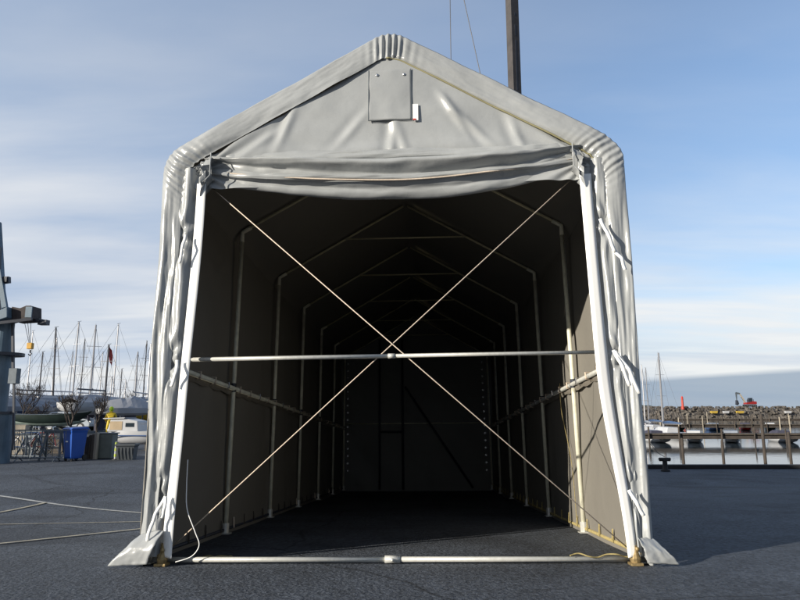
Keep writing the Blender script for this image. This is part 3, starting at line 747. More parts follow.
# hi-vis marker post
r = empty('marker_post', at(115, 21.4), 0, 'slim yellow green marker post beside the dark tub', 'post')
MB().tube([(0, 0, 0), (0, 0, .60)], .035, 10).build('post', 'hull_white', r)
for k in range(3): MB().tube([(0, 0, .10+.19*k), (0, 0, .19+.19*k)], .039, 10).build('band', 'hivis', r)
MB().tube([(0, 0, 0), (0, 0, .03)], [.10, .08], 12).build('base', 'rubber', r)
# steel barrier and boat trestles left of the bin
def barrier(loc, rz, L_, h, n, lab, m='grey_steel', lean=0):
    r = empty('steel_barrier', loc, rz, lab, 'barrier', 'steel barriers parked by the crane'); r.rotation_euler = (lean, 0, rz)
    MB().tube([(-L_/2, 0, .12), (-L_/2, 0, h), (L_/2, 0, h), (L_/2, 0, .12), (-L_/2, 0, .12)], .022, 8).build('frame', m, r)
    for k in range(1, n): MB().tube([(-L_/2+L_*k/n, 0, .12), (-L_/2+L_*k/n, 0, h)], .010, 6).build('bar', m, r)
    for s in (-1, 1): MB().tube([(s*L_*.36, -.25, .02), (s*L_*.36, 0, .14), (s*L_*.36, .25, .02)], .018, 6).build('foot', m, r)
    return r
barrier(at(37, 20.6), R(3), 1.65, .98, 9, 'blue grey steel barrier nearest the blue bin, with nine bars')
barrier(at(22, 21.4), R(-10), 1.3, .92, 7, 'blue grey steel barrier beside the crane foot')
def trestle(loc, rz, wd, h, lab):
    r = empty('boat_trestle', loc, rz, lab, 'trestle', 'boat trestles behind the barriers')
    for s in (-1, 1):
        MB().bar((s*wd/2, -.28, 0), (s*wd/2-s*.1, 0, h), .05).build('leg', 'grey_steel', r)
        MB().bar((s*wd/2, .28, 0), (s*wd/2-s*.1, 0, h), .05).build('leg', 'grey_steel', r)
    MB().bar((-wd/2, 0, h), (wd/2, 0, h), .08).build('beam', 'grey_steel', r)
    MB().bar((-wd/2+.05, -.14, h*.45), (wd/2-.05, -.14, h*.45), .04).build('brace', 'grey_steel', r)
    return r
trestle(at(52, 21.2), R(10), .62, .90, 'grey A-frame boat trestle next to the blue bin')
trestle(at(30, 22.4), R(-25), .8, .72, 'low grey boat trestle behind the steel barriers')
trestle(at(16, 22.0), R(18), .7, .80, 'grey boat trestle next to the crane column')
# bicycles standing behind the barriers
def bike(loc, rz, fm, lab):
    r = empty('bicycle', loc, rz, lab, 'bicycle', 'bicycles behind the steel barriers')
    for x in (-.52, .52):
        w_ = MB().tube([(x+.33*math.cos(a), 0, .34+.33*math.sin(a)) for a in [k*math.pi/10 for k in range(21)]], .02, 6).build('wheel', 'rubber', r)
        sp = MB()
        for k in range(6): a = k*math.pi/6; sp.tube([(x-.31*math.cos(a), 0, .34-.31*math.sin(a)), (x+.31*math.cos(a), 0, .34+.31*math.sin(a))], .005, 4)
        sp.build('spokes', 'steel_bright', w_)
    fr = MB(); A = (-.52, 0, .34); B = (-.1, 0, .30); C = (-.22, 0, .80); D = (.36, 0, .82); E_ = (.52, 0, .34)
    for a, b in ((A, B), (A, C), (B, C), (B, D), (C, D), (D, E_)): fr.tube([a, b], .018, 6)
    fr.build('frame', fm, r)
    MB().box((-.24, 0, .90), (.24, .12, .05)).tube([(-.22, 0, .8), (-.24, 0, .9)], .014, 6).build('saddle', 'rubber', r, bevel=.01)
    MB().tube([(.36, 0, .82), (.33, 0, 1.0)], .015, 6).tube([(.25, -.26, 1.02), (.33, 0, 1.0), (.25, .26, 1.02)], .013, 6).build('handlebar', 'steel_bright', r)
bike(at(26, 23.2), R(12), 'hull_blue', 'blue framed bicycle parked nearest the crane')
bike(at(42, 23.4), R(-8), 'bike_red', 'red framed bicycle parked behind the barrier')
bike(at(57, 23.8), R(20), 'grey_steel', 'grey bicycle parked just left of the blue bin')
# fish crates and wooden box
def crate(loc, rz, d, m, lab):
    o = MB(); o.box((0, 0, d[2]*.5), d).box((0, -d[1]/2-.008, d[2]*.25), (d[0]*1.02, .016, d[2]*.12)).box((0, -d[1]/2-.008, d[2]*.75), (d[0]*1.02, .016, d[2]*.12)).box((0, 0, d[2]+.012), (d[0]*1.05, d[1]*1.05, .024))
    o = o.build('crate', m, bevel=.01); o.location = loc; o.rotation_euler = (0, 0, rz); tag(o, lab, 'crate', 'crates in the boatyard'); return o
z_ = at(17, 24); crate(z_, R(10), (.55, .4, 1.05), 'pale_wood', 'tall pale wooden crate right of the crane column')
crate(at(62, 24.5), R(-5), (.6, .4, .5), 'weathered_wood', 'brown wooden crate left of the blue bin')
crate(at(47, 24.8), R(15), (.5, .4, .62), 'tan_canvas', 'sandy coloured crate behind the bicycles')
crate(at(34, 25.2), R(-12), (.6, .4, .45), 'bin_grey', 'dark grey crate behind the steel barrier')

# boats -----------------------------------------------------------
def hull_mb(L_, B, D, sheer=.12, fin=True, n=22):
    rows = []
    for i in range(n+1):
        t = i/n; x = (t-.5)*L_
        bw_ = B/2*(math.sin(math.pi*min(1, (.16+.84*t)))**.62 if t > .0 else .6)
        bw_ = B/2*max(.015, (1-((t-.42)/.58)**2.3) if t > .42 else (.70+.30*math.sin(t/.42*math.pi/2)))
        dz = D*(1-.75*max(0, (t-.62)/.38)**2)*(.72+.28*math.sin(min(1, t/.4)*math.pi/2))
        top = D+sheer*L_*.1*((t-.35)**2*4)
        row = []
        for k in range(13):
            a = k/12*math.pi; row.append((x+(.09*L_*max(0, t-.8)/.2)*(abs(math.sin(a))*-.4), bw_*math.cos(a)*(abs(math.cos(a))**-.25 if abs(math.cos(a)) > .2 else 1.3), top-(dz)*math.sin(a)**.8 if 0 < k < 12 else top))
        rows.append(row)
    m_ = MB().grid(rows); m_.f.append(tuple(range(13)))
    # deck
    k0 = len(m_.v); dv = []
    for r_ in rows: dv += [(r_[0][0], r_[0][1]*.985, r_[0][2]-.02), (r_[0][0], 0, r_[0][2]+.03), (r_[12][0], r_[12][1]*.985, r_[12][2]-.02)]
    m_.add(dv, [(3*i+j, 3*i+j+1, 3*i+j+4, 3*i+j+3) for i in range(n) for j in (0, 1)])
    return m_
def sailboat(x, y, base, rz, L_, H, hullm, lab, group, cover=None, afloat=False, mastm='mast_alu', furled=None, flag=False, lean=0, thick=.075, mast=True):
    r = empty('sailing_boat', (x, y, base), rz, lab, 'sailing boat', group)
    lift = -.35 if afloat else 1.25
    B = L_*.32; D = L_*.115
    h = hull_mb(L_, B, D)
    h.v = [(a, b, c+lift) for a, b, c in h.v]; h.build('hull', hullm, r, smooth=True)
    top = lift+D
    ro = [[(x_*L_, s*B*w_, top+zz_*L_) for s, zz_ in ((-1, 0), (-.8, q_), (.8, q_), (1, 0))] for x_, w_, q_ in ((-.18, .26, .06), (.08, .25, .065), (.20, .18, .03), (.24, .16, .0))]
    ro = [[(-.18*L_, s*B*.26, top) for s in (-1, -.8, .8, 1)]]+ro
    cb = MB().grid(ro).build('cabin', 'hull_white', r)
    MB().box((.0*L_, -B*.245, top+.032*L_), (.16*L_, .02, .02*L_)).build('window', 'glass_dark', cb)
    if not afloat:
        MB().prism([(-.08*L_, lift+.1), (.10*L_, lift+.1), (.06*L_, .15), (-.06*L_, .15)], -.07, .07).build('keel', 'antifoul', r)
        for sx in (-.25, .25):
            for s in (-1, 1): MB().bar((sx*L_, s*B*.5, 0), (sx*L_, s*B*.36, lift+.25), .06).build('cradle_leg', 'grey_steel', r)
        MB().box((0, 0, .075), (.6*L_, .25, .15)).build('cradle_beam', 'grey_steel', r)
    mx_ = .06*L_; mt = Vector((mx_-lean, 0, H))
    if mast:
        mm_ = MB().tube([(mx_, 0, top+.0), mt], [thick, thick*.7], 8).build('mast', mastm, r)
        for q_ in (.45, .72):
            p = Vector((mx_, 0, top)).lerp(mt, q_); MB().bar(p+Vector((0, -.55, 0)), p+Vector((0, .55, 0)), .05, .03).build('spreader', mastm, mm_)
        MB().tube([mt+Vector((-.15, 0, 0)), mt+Vector((.25, 0, .12))], .02, 5).build('masthead', mastm, mm_)
        for a in ((.5*L_, 0, top+.1), (-.5*L_, 0, top), (mx_, B*.42, top), (mx_, -B*.42, top)):
            MB().tube([a, mt], .011, 4).build('stay', 'wire', r)
        bm_ = MB().tube([(mx_, 0, top+.9), (-.38*L_, 0, top+.95)], .06, 6).build('boom', mastm, r)
        if furled:
            MB().tube([(mx_-.1, 0, top+1.05), (-.1*L_, 0, top+1.1), (-.36*L_, 0, top+1.03)], [.16, .17, .09], 8).build('sail_cover', furled, bm_, smooth=True)
        if flag:
            MB().grid([[mt+Vector((.05+.12*k+.3*j*.12, .05*math.sin(k+j), -.05-.30*j-.10*k)) for k in range(4)] for j in range(5)]).build('flag', 'flag_red', r, solid=.01)
    if cover:
        rows = []
        for i in range(13):
            t = i/12; x_ = (t-.5)*L_*.92; e = math.sin(math.pi*min(1, .12+t*.9))**.5; rh = top+.6*e*(1+.1*nz(i*.7, x))
            rows.append([(x_, s*B*.53*e*w_, zz_) for s, w_, zz_ in ((-1, 1, top-.25), (-1, 1.0, top+.05), (-1, .5, (top+rh)/2+.03), (0, 0, rh), (1, .5, (top+rh)/2+.03), (1, 1.0, top+.05), (1, 1, top-.25))])
        MB().grid(rows).build('tarpaulin', cover, r, smooth=False, solid=.01)
    return r
masts = [ # px, top py, distance, length, heading, hull, cover, words
 (43, 352, 62, 7.5, 80, 'hull_white', 'tarp_grey', 'white sailing boat under grey cover, second short mast from the crane'),
 (33, 331, 78, 8.5, 60, 'hull_white', 'tarp_white', 'white sailing boat with a thin mast just right of the hanging hook'),
 (57, 338, 70, 8, 100, 'hull_blue', 'tarp_grey', 'blue hulled sailing boat with the shorter of the paired masts over the bin'),
 (59.5, 328, 52, 8, 72, 'hull_white', 'tarp_grey', 'white sailing boat with the leaning mast, over the steel barriers'),
 (73, 352, 90, 8, 70, 'hull_white', 'tarp_white', 'distant white sailing boat masted directly above the blue bin'),
 (79, 322, 58, 9, 66, 'hull_white', 'tarp_white', 'white sailing boat with the tallest mast, above the round bare tree'),
 (85, 339, 76, 8, 110, 'hull_white', None, 'white uncovered sailing boat one mast right of the tallest'),
 (96, 325, 50, 8, 118, 'hull_white', 'tarp_grey', 'white sailing boat with a thick straight mast above the second bare tree'),
 (103, 352, 88, 7.5, 60, 'hull_blue', 'tarp_grey', 'distant blue sailing boat with a low mast left of the red pennant'),
 (109, 345, 46, 7, 80, 'hull_white', 'tarp_white', 'white sailing boat flying the red pennant'),
 (112, 377, 70, 6, 90, 'hull_white', 'tarp_blue', 'small sailing boat under blue cover with a short mast by the person in yellow'),
 (118.5, 324, 66, 9, 60, 'hull_white', 'tarp_white', 'white sailing boat with the tall mast right of the red pennant'),
 (122, 369, 80, 6.5, 75, 'hull_red', 'tarp_grey', 'red sailing boat with a short mast behind the cabin boat'),
 (126, 380, 74, 6, 100, 'hull_white', None, 'small white sailing boat with the shortest mast behind the cabin boat'),
 (138, 352, 56, 8, 110, 'hull_white', 'tarp_grey', 'white sailing boat under grey cover, left of the pair nearest the tent'),
 (147, 341, 68, 8.5, 125, 'hull_white', 'tarp_white', 'white sailing boat with the taller mast of the pair at the tent edge'),
 (151, 344, 60, 8, 95, 'hull_blue', 'tarp_grey', 'blue sailing boat whose mast is closest to the tent'),
]
for i, (px, py, y, L_, hd, hm, cvr, lab) in enumerate(masts):
    z = zat(py, y)-LEFT_Z; rz = R(hd)
    x = xat(px, y, zat(py, y))-(.06*L_)*math.cos(rz); yy = y-(.06*L_)*math.sin(rz)
    sailboat(x, yy, LEFT_Z, rz, L_, z, hm, lab, 'sailing boats laid up ashore', cvr, mastm='mast_dark' if i % 3 == 0 else 'mast_alu', flag=(px == 109), lean=(.35 if px == 59.5 else 0), thick=.085 if y < 60 else .075)
# dark green launch on trestles
r = empty('wooden_launch', at(50, 36), R(4), 'long dark green wooden launch propped ashore behind the barriers', 'boat')
h = hull_mb(4.3, 1.5, .62, sheer=.25); h.v = [(a, b, c*1.0+.72) for a, b, c in h.v]; h.build('hull', 'hull_green', r, smooth=True)
h = hull_mb(3.9, 1.2, .30, sheer=0); h.v = [(a-.1, b, c+.70) for a, b, c in h.v]; h.build('bottom', 'hull_pale_green', r, smooth=True)
for sx in (-1.2, 1.2): MB().box((sx, 0, .42), (.12, 1.1, .12)).bar((sx, -.45, 0), (sx, -.3, .45), .08).bar((sx, .45, 0), (sx, .3, .45), .08).build('trestle', 'weathered_wood', r)
# white cabin boat beside the tub
r = empty('cabin_boat', at(136, 26.5), R(176), 'small white cabin boat with tan canvas at the cabin door', 'boat')
h = hull_mb(2.6, 1.15, .55, sheer=.1); h.v = [(a, b, c+.22) for a, b, c in h.v]; h.build('hull', 'hull_white', r, smooth=True)
cb = MB().grid([[(-.9, s*.46, .76), (-.9, s*.42, 1.22), (-.2, s*.40, 1.30), (.55, s*.30, .95), (.9, s*.2, .78)] for s in (-1, 1)])
cb = MB(); c_ = [(-.25, .74), (-.20, 1.17), (.28, 1.27), (.95, 1.25), (1.08, .74)]; cb.prism(c_, -.43, .43, axis='y').build('cabin', 'hull_white', r, bevel=.04)
MB().box((.70, .437, .99), (.52, .012, .34)).build('canvas_panel', 'tan_canvas', r); MB().box((.12, .437, 1.02), (.36, .012, .16)).build('window', 'glass_dark', r)
MB().prism([(.35, 1.272), (1.22, 1.25), (1.25, 1.29), (.3, 1.32)], -.5, .5).build('roof', 'hull_white', r, bevel=.01)
MB().box((0, .585, .60), (2.0, .012, .045)).build('stripe', 'hull_blue', r)
MB().box((.6, 0, .12), (.1, .8, .24)).box((-.6, 0, .12), (.1, .8, .24)).build('chock', 'weathered_wood', r)
MB().bar((-.9, .3, .78), (-.9, .3, 1.05), .02).bar((-.9, .3, 1.05), (-.3, .4, 1.05), .02).build('guard_rail', 'steel_bright', r)
# yellow hulled boat behind
r = empty('yellow_boat', at(146, 48), R(178), 'boat with bright yellow topsides on stands beside the tent', 'boat')
h = hull_mb(4.4, 1.7, 1.15, sheer=.3); h.v = [(a, b, c+.75) for a, b, c in h.v]; h.build('hull', 'hull_yellow', r, smooth=True)
MB().prism([(-.9, 1.85), (.6, 1.85), (.35, 2.25), (-.8, 2.30)], -.5, .5).build('cabin', 'hull_white', r, bevel=.05)
MB().tube([(-1.9, .6, 1.95), (2.0, .3, 2.05)], .04, 6).build('rubbing_strake', 'hull_green', r)
for sx in (-1.2, 1.2): MB().bar((sx, -.7, 0), (sx, -.5, 1.0), .08).bar((sx, .7, 0), (sx, .5, 1.0), .08).build('stand', 'grey_steel', r)
# boats under covers, no mast
for (px, y, L_, rz, cvr, hm, lab) in ((128, 38, 3.6, 40, 'tarp_white', 'hull_white', 'white covered motorboat between the person in yellow and the yellow boat'),
      (86, 56, 6.5, 50, 'tarp_grey', 'hull_white', 'grey covered boat right behind the silver car'), (22, 44, 4.6, 60, 'tarp_grey', 'hull_blue', 'blue covered boat beside the crane column'),
      (42, 56, 6, 35, 'tarp_white', 'hull_white', 'white covered boat above the green launch'), (60, 64, 6.5, -40, 'tarp_grey', 'hull_white', 'grey covered boat behind the round bare tree')):
    l = at(px, y); o = sailboat(l[0], l[1], l[2], R(rz), L_, 0, hm, lab, 'boats under winter covers', cvr, mast=False)
    o.name = 'covered_boat'; o['category'] = 'covered boat'
# car
r = empty('parked_car', at(71, 50), R(-6), 'silver blue hatchback parked behind the blue bin', 'car')
prof = [(-1.95, .35), (-1.98, .75), (-1.85, 1.0), (-1.3, 1.42), (-.3, 1.46), (.35, 1.38), (1.05, .98), (1.75, .86), (1.98, .62), (1.98, .32)]
MB().prism(prof, -.80, .80).build('body', 'car_paint', r, smooth=False, bevel=.06)
for s in (-1, 1):
    MB().prism([(-1.45, 1.02), (-1.15, 1.34), (-.28, 1.38), (-.28, 1.0)], s*.803, s*.812).prism([(-.2, 1.0), (-.2, 1.38), (.30, 1.31), (.88, .98)], s*.803, s*.812).build('window', 'glass_dark', r)
    for x in (-1.25, 1.25):
        wh = MB().tube([(x, s*.70, .31), (x, s*.825, .31)], .31, 20).build('wheel', 'rubber', r); MB().tube([(x, s*.82, .31), (x, s*.835, .31)], .19, 14).build('rim', 'steel_bright', wh)
    MB().box((1.93, s*.58, .68), (.12, .30, .13)).build('headlight', 'label_white', r)
MB().prism([(.40, 1.39), (1.07, 1.0), (1.09, 1.02), (.42, 1.42)], -.66, .66).build('windscreen', 'glass_dark', r)

# person in yellow oilskins
pr = empty('person', at(109, 34), R(-160), 'person in yellow oilskins with a lime hood, standing behind the grey green box', 'person')
def skin_fig(name, pts, edges, rad, m, parent, sub=2, root=0):
    me = bpy.data.meshes.new(name); me.from_pydata(pts, edges, []); o = bpy.data.objects.new(name, me); col.objects.link(o); o.parent = parent
    me.materials.append(MATS[m]); md = o.modifiers.new('skin', 'SKIN'); md.use_smooth_shade = True
    for i, rr in enumerate(rad): me.skin_vertices[0].data[i].radius = (rr, rr) if not isinstance(rr, tuple) else rr
    me.skin_vertices[0].data[root].use_root = True
    s_ = o.modifiers.new('sub', 'SUBSURF'); s_.levels = sub; s_.render_levels = sub
    return o
# joints: pelvis, waist, chest, neck, head, shoulders, elbows, wrists, hips, knees, ankles, toes
J = [(0, 0, .92), (0, -.03, 1.10), (0, -.06, 1.33), (0, -.06, 1.49), (0, -.09, 1.62), (.19, -.06, 1.40), (.27, -.12, 1.14), (.20, -.30, .98), (-.19, -.06, 1.40), (-.28, -.06, 1.13), (-.27, -.20, .92),
     (.10, 0, .86), (.14, -.03, .48), (.15, .03, .09), (.16, -.12, .04), (-.10, 0, .86), (-.14, -.02, .48), (-.16, .04, .09), (-.17, -.11, .04)]
EG = [(0, 1), (1, 2), (2, 3), (3, 4), (2, 5), (5, 6), (6, 7), (2, 8), (8, 9), (9, 10), (0, 11), (11, 12), (12, 13), (13, 14), (0, 15), (15, 16), (16, 17), (17, 18)]
RD = [.14, .14, .16, .06, .085, .075, .055, .04, .075, .055, .04, .10, .075, .05, .045, .10, .075, .05, .045]
bd = skin_fig('body', J, EG, RD, 'oilskin_yellow', pr)
MB().ball((0, -.085, 1.655), .125, 14, (.95, 1.05, 1.15)).build('hood', 'hood_lime', pr, smooth=True)
hd_ = MB().ball((0, -.125, 1.635), .095, 12, (.85, 1, 1.1)).ball((0, -.225, 1.63), .02, 6).build('face', 'skin', pr, smooth=True)
for s in (-1, 1): MB().ball((s*.033, -.213, 1.655), .011, 6).build('eye', 'rubber', pr)
MB().box((0, -.215, 1.59), (.045, .01, .010)).build('mouth', 'label_red', pr)
for s, p0, dr_ in ((1, J[7], Vector((-.15, -.85, -.45))), (-1, J[10], Vector((.0, -.5, -.85)))):
    p0 = Vector(p0); d = dr_.normalized(); sd_ = d.cross(Vector((0, 0, 1))).normalized()
    pts = [p0, p0+d*.09]; ed = [(0, 1)]; ra = [.03, .034]
    for k in range(4):
        o_ = sd_*(k-1.5)*.021; L_ = (.065, .08, .075, .058)[k]
        i0 = len(pts); pts += [p0+d*.10+o_, p0+d*(.10+L_*.5)+o_+Vector((0, 0, -.008)), p0+d*(.10+L_)+o_+Vector((0, 0, -.028))]; ed += [(1, i0), (i0, i0+1), (i0+1, i0+2)]; ra += [.011, .010, .008]
    i0 = len(pts); pts += [p0+d*.05-sd_*s*.045, p0+d*.09-sd_*s*.06]; ed += [(0, i0), (i0, i0+1)]; ra += [.012, .010]
    skin_fig('hand', [tuple(p) for p in pts], ed, ra, 'skin', pr, 1)
for i in (13, 17):
    x, y, z = J[i]; MB().tube([(x, y, .25), (x, y, .06)], [.07, .06], 10).box((x, y-.07, .045), (.10, .28, .09)).build('boot', 'rubber', pr, bevel=.02)

# bare trees
def bare_tree(loc, H, spread, lab, seed, r0=.14, group='bare trees in the boatyard'):
    rr = random.Random(seed); r = empty('bare_tree', loc, 0, lab, 'tree', group)
    tr = MB(); cr_ = MB()
    def grow(p, d, l, rad, lev):
        pts = [p]; q_ = p.copy(); n = 4
        for k in range(n):
            d = (d+Vector((rr.uniform(-.22, .22), rr.uniform(-.22, .22), rr.uniform(-.05, .16)))).normalized(); q_ = q_+d*l/n; pts.append(q_.copy())
        (tr if lev == 0 else cr_).tube(pts, [rad*(1-.4*k/n) for k in range(n+1)], 6 if lev < 2 else 4)
        if lev < 5:
            for k in range(4 if lev == 0 else (3 if lev < 4 else 2)):
                a = rr.uniform(0, 6.28); dv = (d+Vector((math.cos(a), math.sin(a), rr.uniform(-.1, .5)))*spread*(1.15 if lev == 0 else .85)).normalized()
                grow(pts[-1 if k < 2 else -2], dv, l*rr.uniform(.62, .85), max(.012, rad*.58), lev+1)
    grow(Vector((0, 0, 0)), Vector((0, 0, 1)), H*.30, r0, 0)
    r.scale = (.78, .78, .9); tr.build('trunk', 'bark', r); cr_.build('crown', 'bark', r)
bare_tree(at(69, 33), 3.3, .62, 'round pollarded bare tree above the blue bin', 8, .10)
bare_tree(at(97, 36), 3.0, .55, 'bare tree standing left of the person in yellow', 12, .10)
bare_tree(at(21, 40), 4.1, .7, 'bare tree behind the crane column', 19, .10)
bare_tree(at(35, 42), 2.6, .9, 'low bare shrubby tree left of the green launch', 23, .08)
bare_tree(at(134, 62), 4.0, .85, 'distant bare tree above the yellow boat', 31, .12)
bare_tree(at(12, 55), 4.4, .85, 'bare tree hidden half behind the crane column', 37, .12)

# low wooded shore on the left and far coast on the right
rows = []
for i in range(200):
    x = -700+i*4.2; h = 5+2.2*fb(x*.03, 1)+1.6*nz(x*.35, 5)
    rows.append([(x, 340, -.5), (x, 339, h*.55), (x, 343+h*.2, h), (x, 380, h*.6), (x, 400, -.5)])
tag(MB().grid(rows).build('hills', 'far_wood'), 'low wooded shore far behind the boatyard', kind='structure')
rows = []
for i in range(160):
    x = 900+i*22; h = (4+12*max(0, nz(x*.006, 3))+3*nz(x*.04, 9))*sst(1500, 2000, x)+.5
    rows.append([(x, 3300, -.5), (x, 3301, h), (x, 3400, h+1), (x, 3500, -.5)])
tag(MB().grid(rows).build('hills', 'far_shore'), 'pale far coast at the horizon', kind='structure')

# ================================================================== right: harbour
# mooring bollard on the quay
yb2 = 22.9; xb = xat(665.5, yb2, QUAY_Z)
r = empty('mooring_bollard', (xb, yb2, gz(xb, yb2)), 0, 'black T-headed mooring bollard at the quay edge', 'bollard')
MB().tube([(0, 0, 0), (0, 0, .05), (0, 0, .08), (0, 0, .34), (0, 0, .44)], [.16, .16, .09, .08, .11], 14).build('post', 'quay_edge', r, smooth=True)
MB().tube([(-.20, 0, .40), (-.19, 0, .41), (.19, 0, .41), (.20, 0, .40)], [.04, .065, .065, .04], 12).build('head', 'quay_edge', r, smooth=True)
MB().tube([(0, 0, .5), (-.15, .2, .62), (-.30, .5, .95)], .012, 5).build('rope', 'wire', r)
# piles in the harbour
def pile(px, ty, y, r_, lab, m='dark_wood', grp='mooring piles in the harbour'):
    z = zat(ty, y); o = MB().tube([(0, 0, -1.5), (0, 0, z-.1), (0, 0, z)], [r_, r_*.95, r_*.7], 10).tube([(0, 0, z-.35), (0, 0, z-.28)], r_*1.15, 10).build('mooring_pile', m, smooth=False)
    o.location = (xat(px, y, 1), y, 0); tag(o, lab, 'pile', grp); return o
pile(766, 414, 25.4, .062, 'tall slim dark pile rising above the breakwater', 'dark_wood')
pile(683, 438, 33, .075, 'short dark pile right of the bollard')
pile(723, 440, 34, .075, 'short dark pile midway between the bollard and the tall pile')
pile(790, 432, 36, .08, 'dark pile right of the tall one')
pile(857, 436, 35, .08, 'dark pile past the right picture edge')
# piers
def pier(y, x0, x1, zd, n, lab, up, m='weathered_wood', gap=None):
    r = empty('wooden_pier', (0, y, 0), 0, lab, 'pier', 'wooden piers in the harbour')
    MB().box(((x0+x1)/2, 0, zd-.08), (x1-x0, 1.6, .14)).build('deck', m, r)
    MB().box(((x0+x1)/2, -.72, zd-.38), (x1-x0, .12, .30)).box(((x0+x1)/2, .7, zd-.35), (x1-x0, .12, .36)).build('fender_beam', 'dark_wood', r)
    for k in range(n):
        x = x0+(x1-x0)*(k+.5)/n+rnd.uniform(-.5, .5); h = zd+up*rnd.uniform(.35, 1.2)
        MB().tube([(x, -.95, -1.5), (x+rnd.uniform(-.05, .05), -.95, h)], rnd.uniform(.06, .11), 8).build('pile', rnd.choice(['dark_wood', 'dark_wood', 'weathered_wood', 'weathered_wood', 'pale_wood']), r)
    return r
pier(62, 22, 85, .98, 19, 'nearest long wooden pier with uneven piles', .95)
pier(98, 34, 74, 1.0, 18, 'second wooden pier, ending right of the red beacon', 1.1)
pier(140, 40, 160, 1.2, 34, 'farthest wooden pier below the breakwater', 1.2)
# small boats along the piers
cols = ['hull_white', 'hull_blue', 'hull_white', 'hull_red', 'hull_white', 'hull_green']
names = ['white', 'blue', 'white', 'red', 'white', 'dark green']
k = 0
where = ['nearest the tent', 'second from the tent', 'third from the tent', 'fourth from the tent', 'fifth from the tent', 'sixth from the tent', 'seventh from the tent', 'eighth from the tent', 'ninth from the tent']
for row, (y, pxs) in enumerate(((65.5, (652, 694, 731, 779)), (101, (648, 676, 712, 745, 770)))):
    for j, px in enumerate(pxs):
        c = (j*2+row*3) % 6; L_ = rnd.uniform(3.6, 5.0)*(1.0 if row == 0 else 1.25)
        r = empty('motorboat', (xat(px, y, .5), y, -.15), R(rnd.uniform(60, 120)), 'small %s motorboat moored at the %s pier, %s' % (names[c], ('nearest', 'second')[row], where[j]), 'motorboat', 'motorboats moored at the piers')
        hull_mb(L_, L_*.36, .75).build('hull', cols[c], r, smooth=True)
        MB().prism([(-.2*L_, .74), (.22*L_, .74), (.12*L_, 1.12), (.0, 1.30), (-.2*L_, 1.25)], -.13*L_, .13*L_).build('cabin', 'hull_white' if j % 3 == 1 else ('tarp_grey' if j % 3 else 'antifoul'), r, bevel=.04)
        MB().prism([(.125*L_, 1.10), (.01, 1.27), (.0, 1.24), (.12*L_, 1.06)], -.11*L_, .11*L_).build('windscreen', 'glass_dark', r)
        MB().box((-.5*L_-.12, 0, .8), (.26, .3, .45)).build('outboard_motor', 'rubber', r, bevel=.04)
# sailing boats afloat
for (px, py, y, L_, hd, hm, fur, lab) in ((658.3, 353, 74, 9, 95, 'hull_white', 'tarp_blue', 'moored sailing boat with the thick tall mast right of the tent'),
        (641.5, 365, 84, 8, 80, 'hull_white', 'tarp_grey', 'moored sailing boat with mast touching the tent wall'),
        (645.5, 368, 92, 8, 100, 'hull_blue', 'tarp_blue', 'moored sailing boat between the tent and the thick mast')):
    z = zat(py, y); rz = R(hd)
    sailboat(xat(px, y, z)-.06*L_*math.cos(rz), y-.06*L_*math.sin(rz), 0, rz, L_, z, hm, lab, 'sailing boats afloat', None, True, furled=fur, thick=.14 if px > 650 else .085)
# breakwater
rows = []; rr = random.Random(3)
YB = 200
nxb = 1120
for i in range(nxb+1):
    x = -70+i*.33; row = []
    for k in range(16):
        t = k/15; yy = YB-7+14*t; h = 3.7*(1-abs(2*t-1)**2.4)
        h += .40*noise.cell(Vector((x*1.25, yy*1.2, 1)))*(.4+.6*math.sin(math.pi*t))+.35*nz(x*1.7, yy*1.2, 2)
        row.append((x+.2*nz(x*3, k), yy+.3*nz(x*2.2, k, 4), h-.25 if 0 < k < 15 else -1.2))
    rows.append(row)
tag(MB().grid(rows).build('breakwater', 'rock'), 'long rock breakwater closing the harbour', 'breakwater')
BZ = 3.0
# boulders scattered on the crest as separate blocks would be uncountable: part of the mound
q_ = MB()
for i in range(2300):
    x = rr.uniform(-68, 295); yy = YB+rr.uniform(-7.2, 1); t = (yy-YB+7)/14; h = 3.95*(1-abs(2*t-1)**2.4)*.98; s = rr.uniform(.25, .70)
    q_.box((x, yy, h), (s*1.3, s, s*.9), rr.uniform(0, 3), Matrix.Rotation(rr.uniform(-.6, .6), 4, 'X'))
tag(q_.build('boulders', 'rock'), 'loose boulders of the rock breakwater', kind='stuff')
# red beacon
x = xat(683, YB-4, 3); r = empty('red_beacon', (x, YB-4, 3.4), 0, 'red harbour beacon standing on the breakwater', 'beacon')
MB().tube([(0, 0, -.3), (0, 0, .6), (0, 0, .65), (0, 0, 2.8)], [.5, .5, .34, .30], 16).build('tower', 'beacon_red', r)
MB().tube([(0, 0, 2.8), (0, 0, 2.9)], .42, 16).build('gallery', 'beacon_red', r); MB().tube([(0, 0, 2.9), (0, 0, 3.5), (0, 0, 3.8)], [.28, .28, .05], 12).build('lantern', 'flag_red', r)
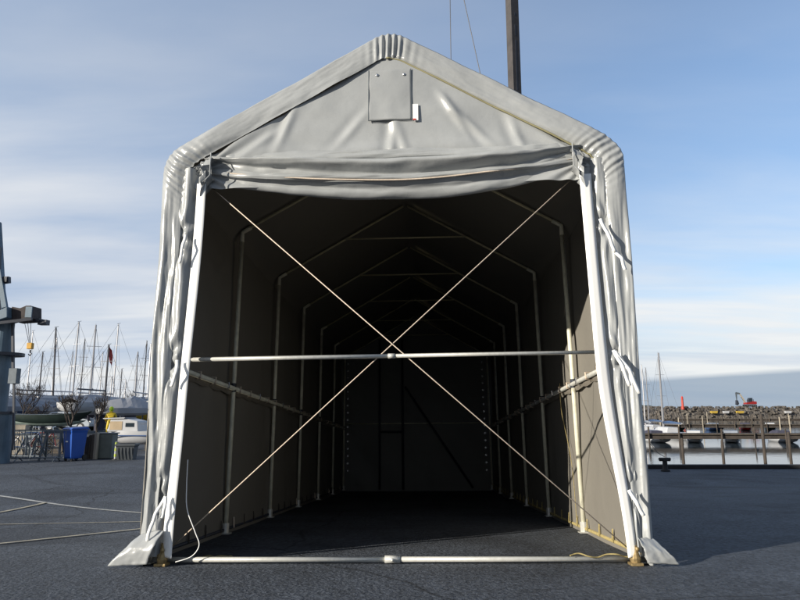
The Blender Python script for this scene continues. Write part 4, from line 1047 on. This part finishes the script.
# yellow skips and white ones on the breakwater road
for px, wd, m, lab in ((714, 2.6, 'skip_yellow', 'yellow skip on the breakwater, left of the white one'), (726, 2.2, 'hull_white', 'white skip on the breakwater between two yellow ones'), (740, 2.8, 'skip_yellow', 'yellow skip just below the red excavator'), (788, 2.4, 'hull_white', 'white skip on the breakwater near the right picture edge')):
    y = YB-6.5; o = MB(); h = .95
    o.grid([[(-wd*.42, -.6, 0), (wd*.42, -.6, 0), (wd*.42, .6, 0), (-wd*.42, .6, 0)], [(-wd*.5, -.7, h), (wd*.5, -.7, h), (wd*.5, .7, h), (-wd*.5, .7, h)], [(-wd*.45, -.6, h), (wd*.45, -.6, h), (wd*.45, .6, h), (-wd*.45, .6, h)], [(-wd*.40, -.5, .3), (wd*.40, -.5, .3), (wd*.40, .5, .3), (-wd*.40, .5, .3)]], close=True)
    o.f += [(0, 1, 2, 3), (12, 13, 14, 15)]; o.box((0, -.68, h*.6), (wd*.9, .06, .08))
    o = o.build('skip', m); o.location = (xat(px, y, 2), y, 2.0); o.scale = (.75, .75, .7); tag(o, lab, 'skip', 'skips on the breakwater')
# excavator (a 14 tonne machine)
x = xat(750, YB-1, 3.2); r = empty('excavator', (x, YB-1, 3.95), R(0), 'red tracked excavator with raised arm working on the breakwater', 'excavator'); r.scale = (.76, .76, .76)
for s in (-1, 1): 
    tk = MB().prism([(-2.1, .15), (-1.9, 0), (1.9, 0), (2.2, .2), (2.2, .7), (1.9, .9), (-1.9, .9), (-2.1, .7)], s*1.25-.3, s*1.25+.3).build('track', 'rubber', r)
    for k in range(5): MB().tube([(-1.6+.8*k, s*1.25-.33, .42), (-1.6+.8*k, s*1.25+.33, .42)], .26, 10).build('roller', 'grey_steel', tk)
MB().prism([(-1.9, 1.0), (2.2, 1.0), (2.4, 1.3), (2.4, 2.1), (.6, 2.3), (.6, 2.0), (-1.9, 1.7)], -1.25, 1.25).build('body', 'excavator_red', r, bevel=.06)
c_ = MB().prism([(-.9, 1.85), (.75, 2.2), (.75, 3.6), (-.5, 3.6), (-.95, 2.7)], -1.2, .1).build('cab', 'crane_dark', r, bevel=.05)
MB().prism([(-.75, 2.35), (.55, 2.45), (.55, 3.35), (-.45, 3.35)], -1.215, -1.205).build('window', 'glass_dark', c_)
MB().bar((1.7, 0, 2.2), (1.7, 0, 3.1), .16).build('exhaust', 'grey_steel', r)
MB().prism([(-1.2, 1.5), (-2.0, 3.4), (-3.3, 5.4), (-3.6, 5.2), (-2.5, 3.2), (-1.8, 1.3)], .25, .65).build('boom', 'pale_wood', r)
MB().prism([(-3.2, 5.6), (-4.9, 6.0), (-5.2, 5.7), (-5.0, 2.6), (-4.75, 2.6), (-4.6, 5.1), (-3.6, 5.1)], .30, .60).build('stick', 'grey_steel', r)
MB().prism([(-5.2, 2.7), (-4.6, 2.6), (-4.2, 1.3), (-4.7, .6), (-5.4, .9)], .0, .9).build('bucket', 'crane_dark', r)
MB().tube([(-1.6, .45, 1.6), (-3.0, .45, 4.0)], .12, 8).build('cylinder', 'steel_bright', r)
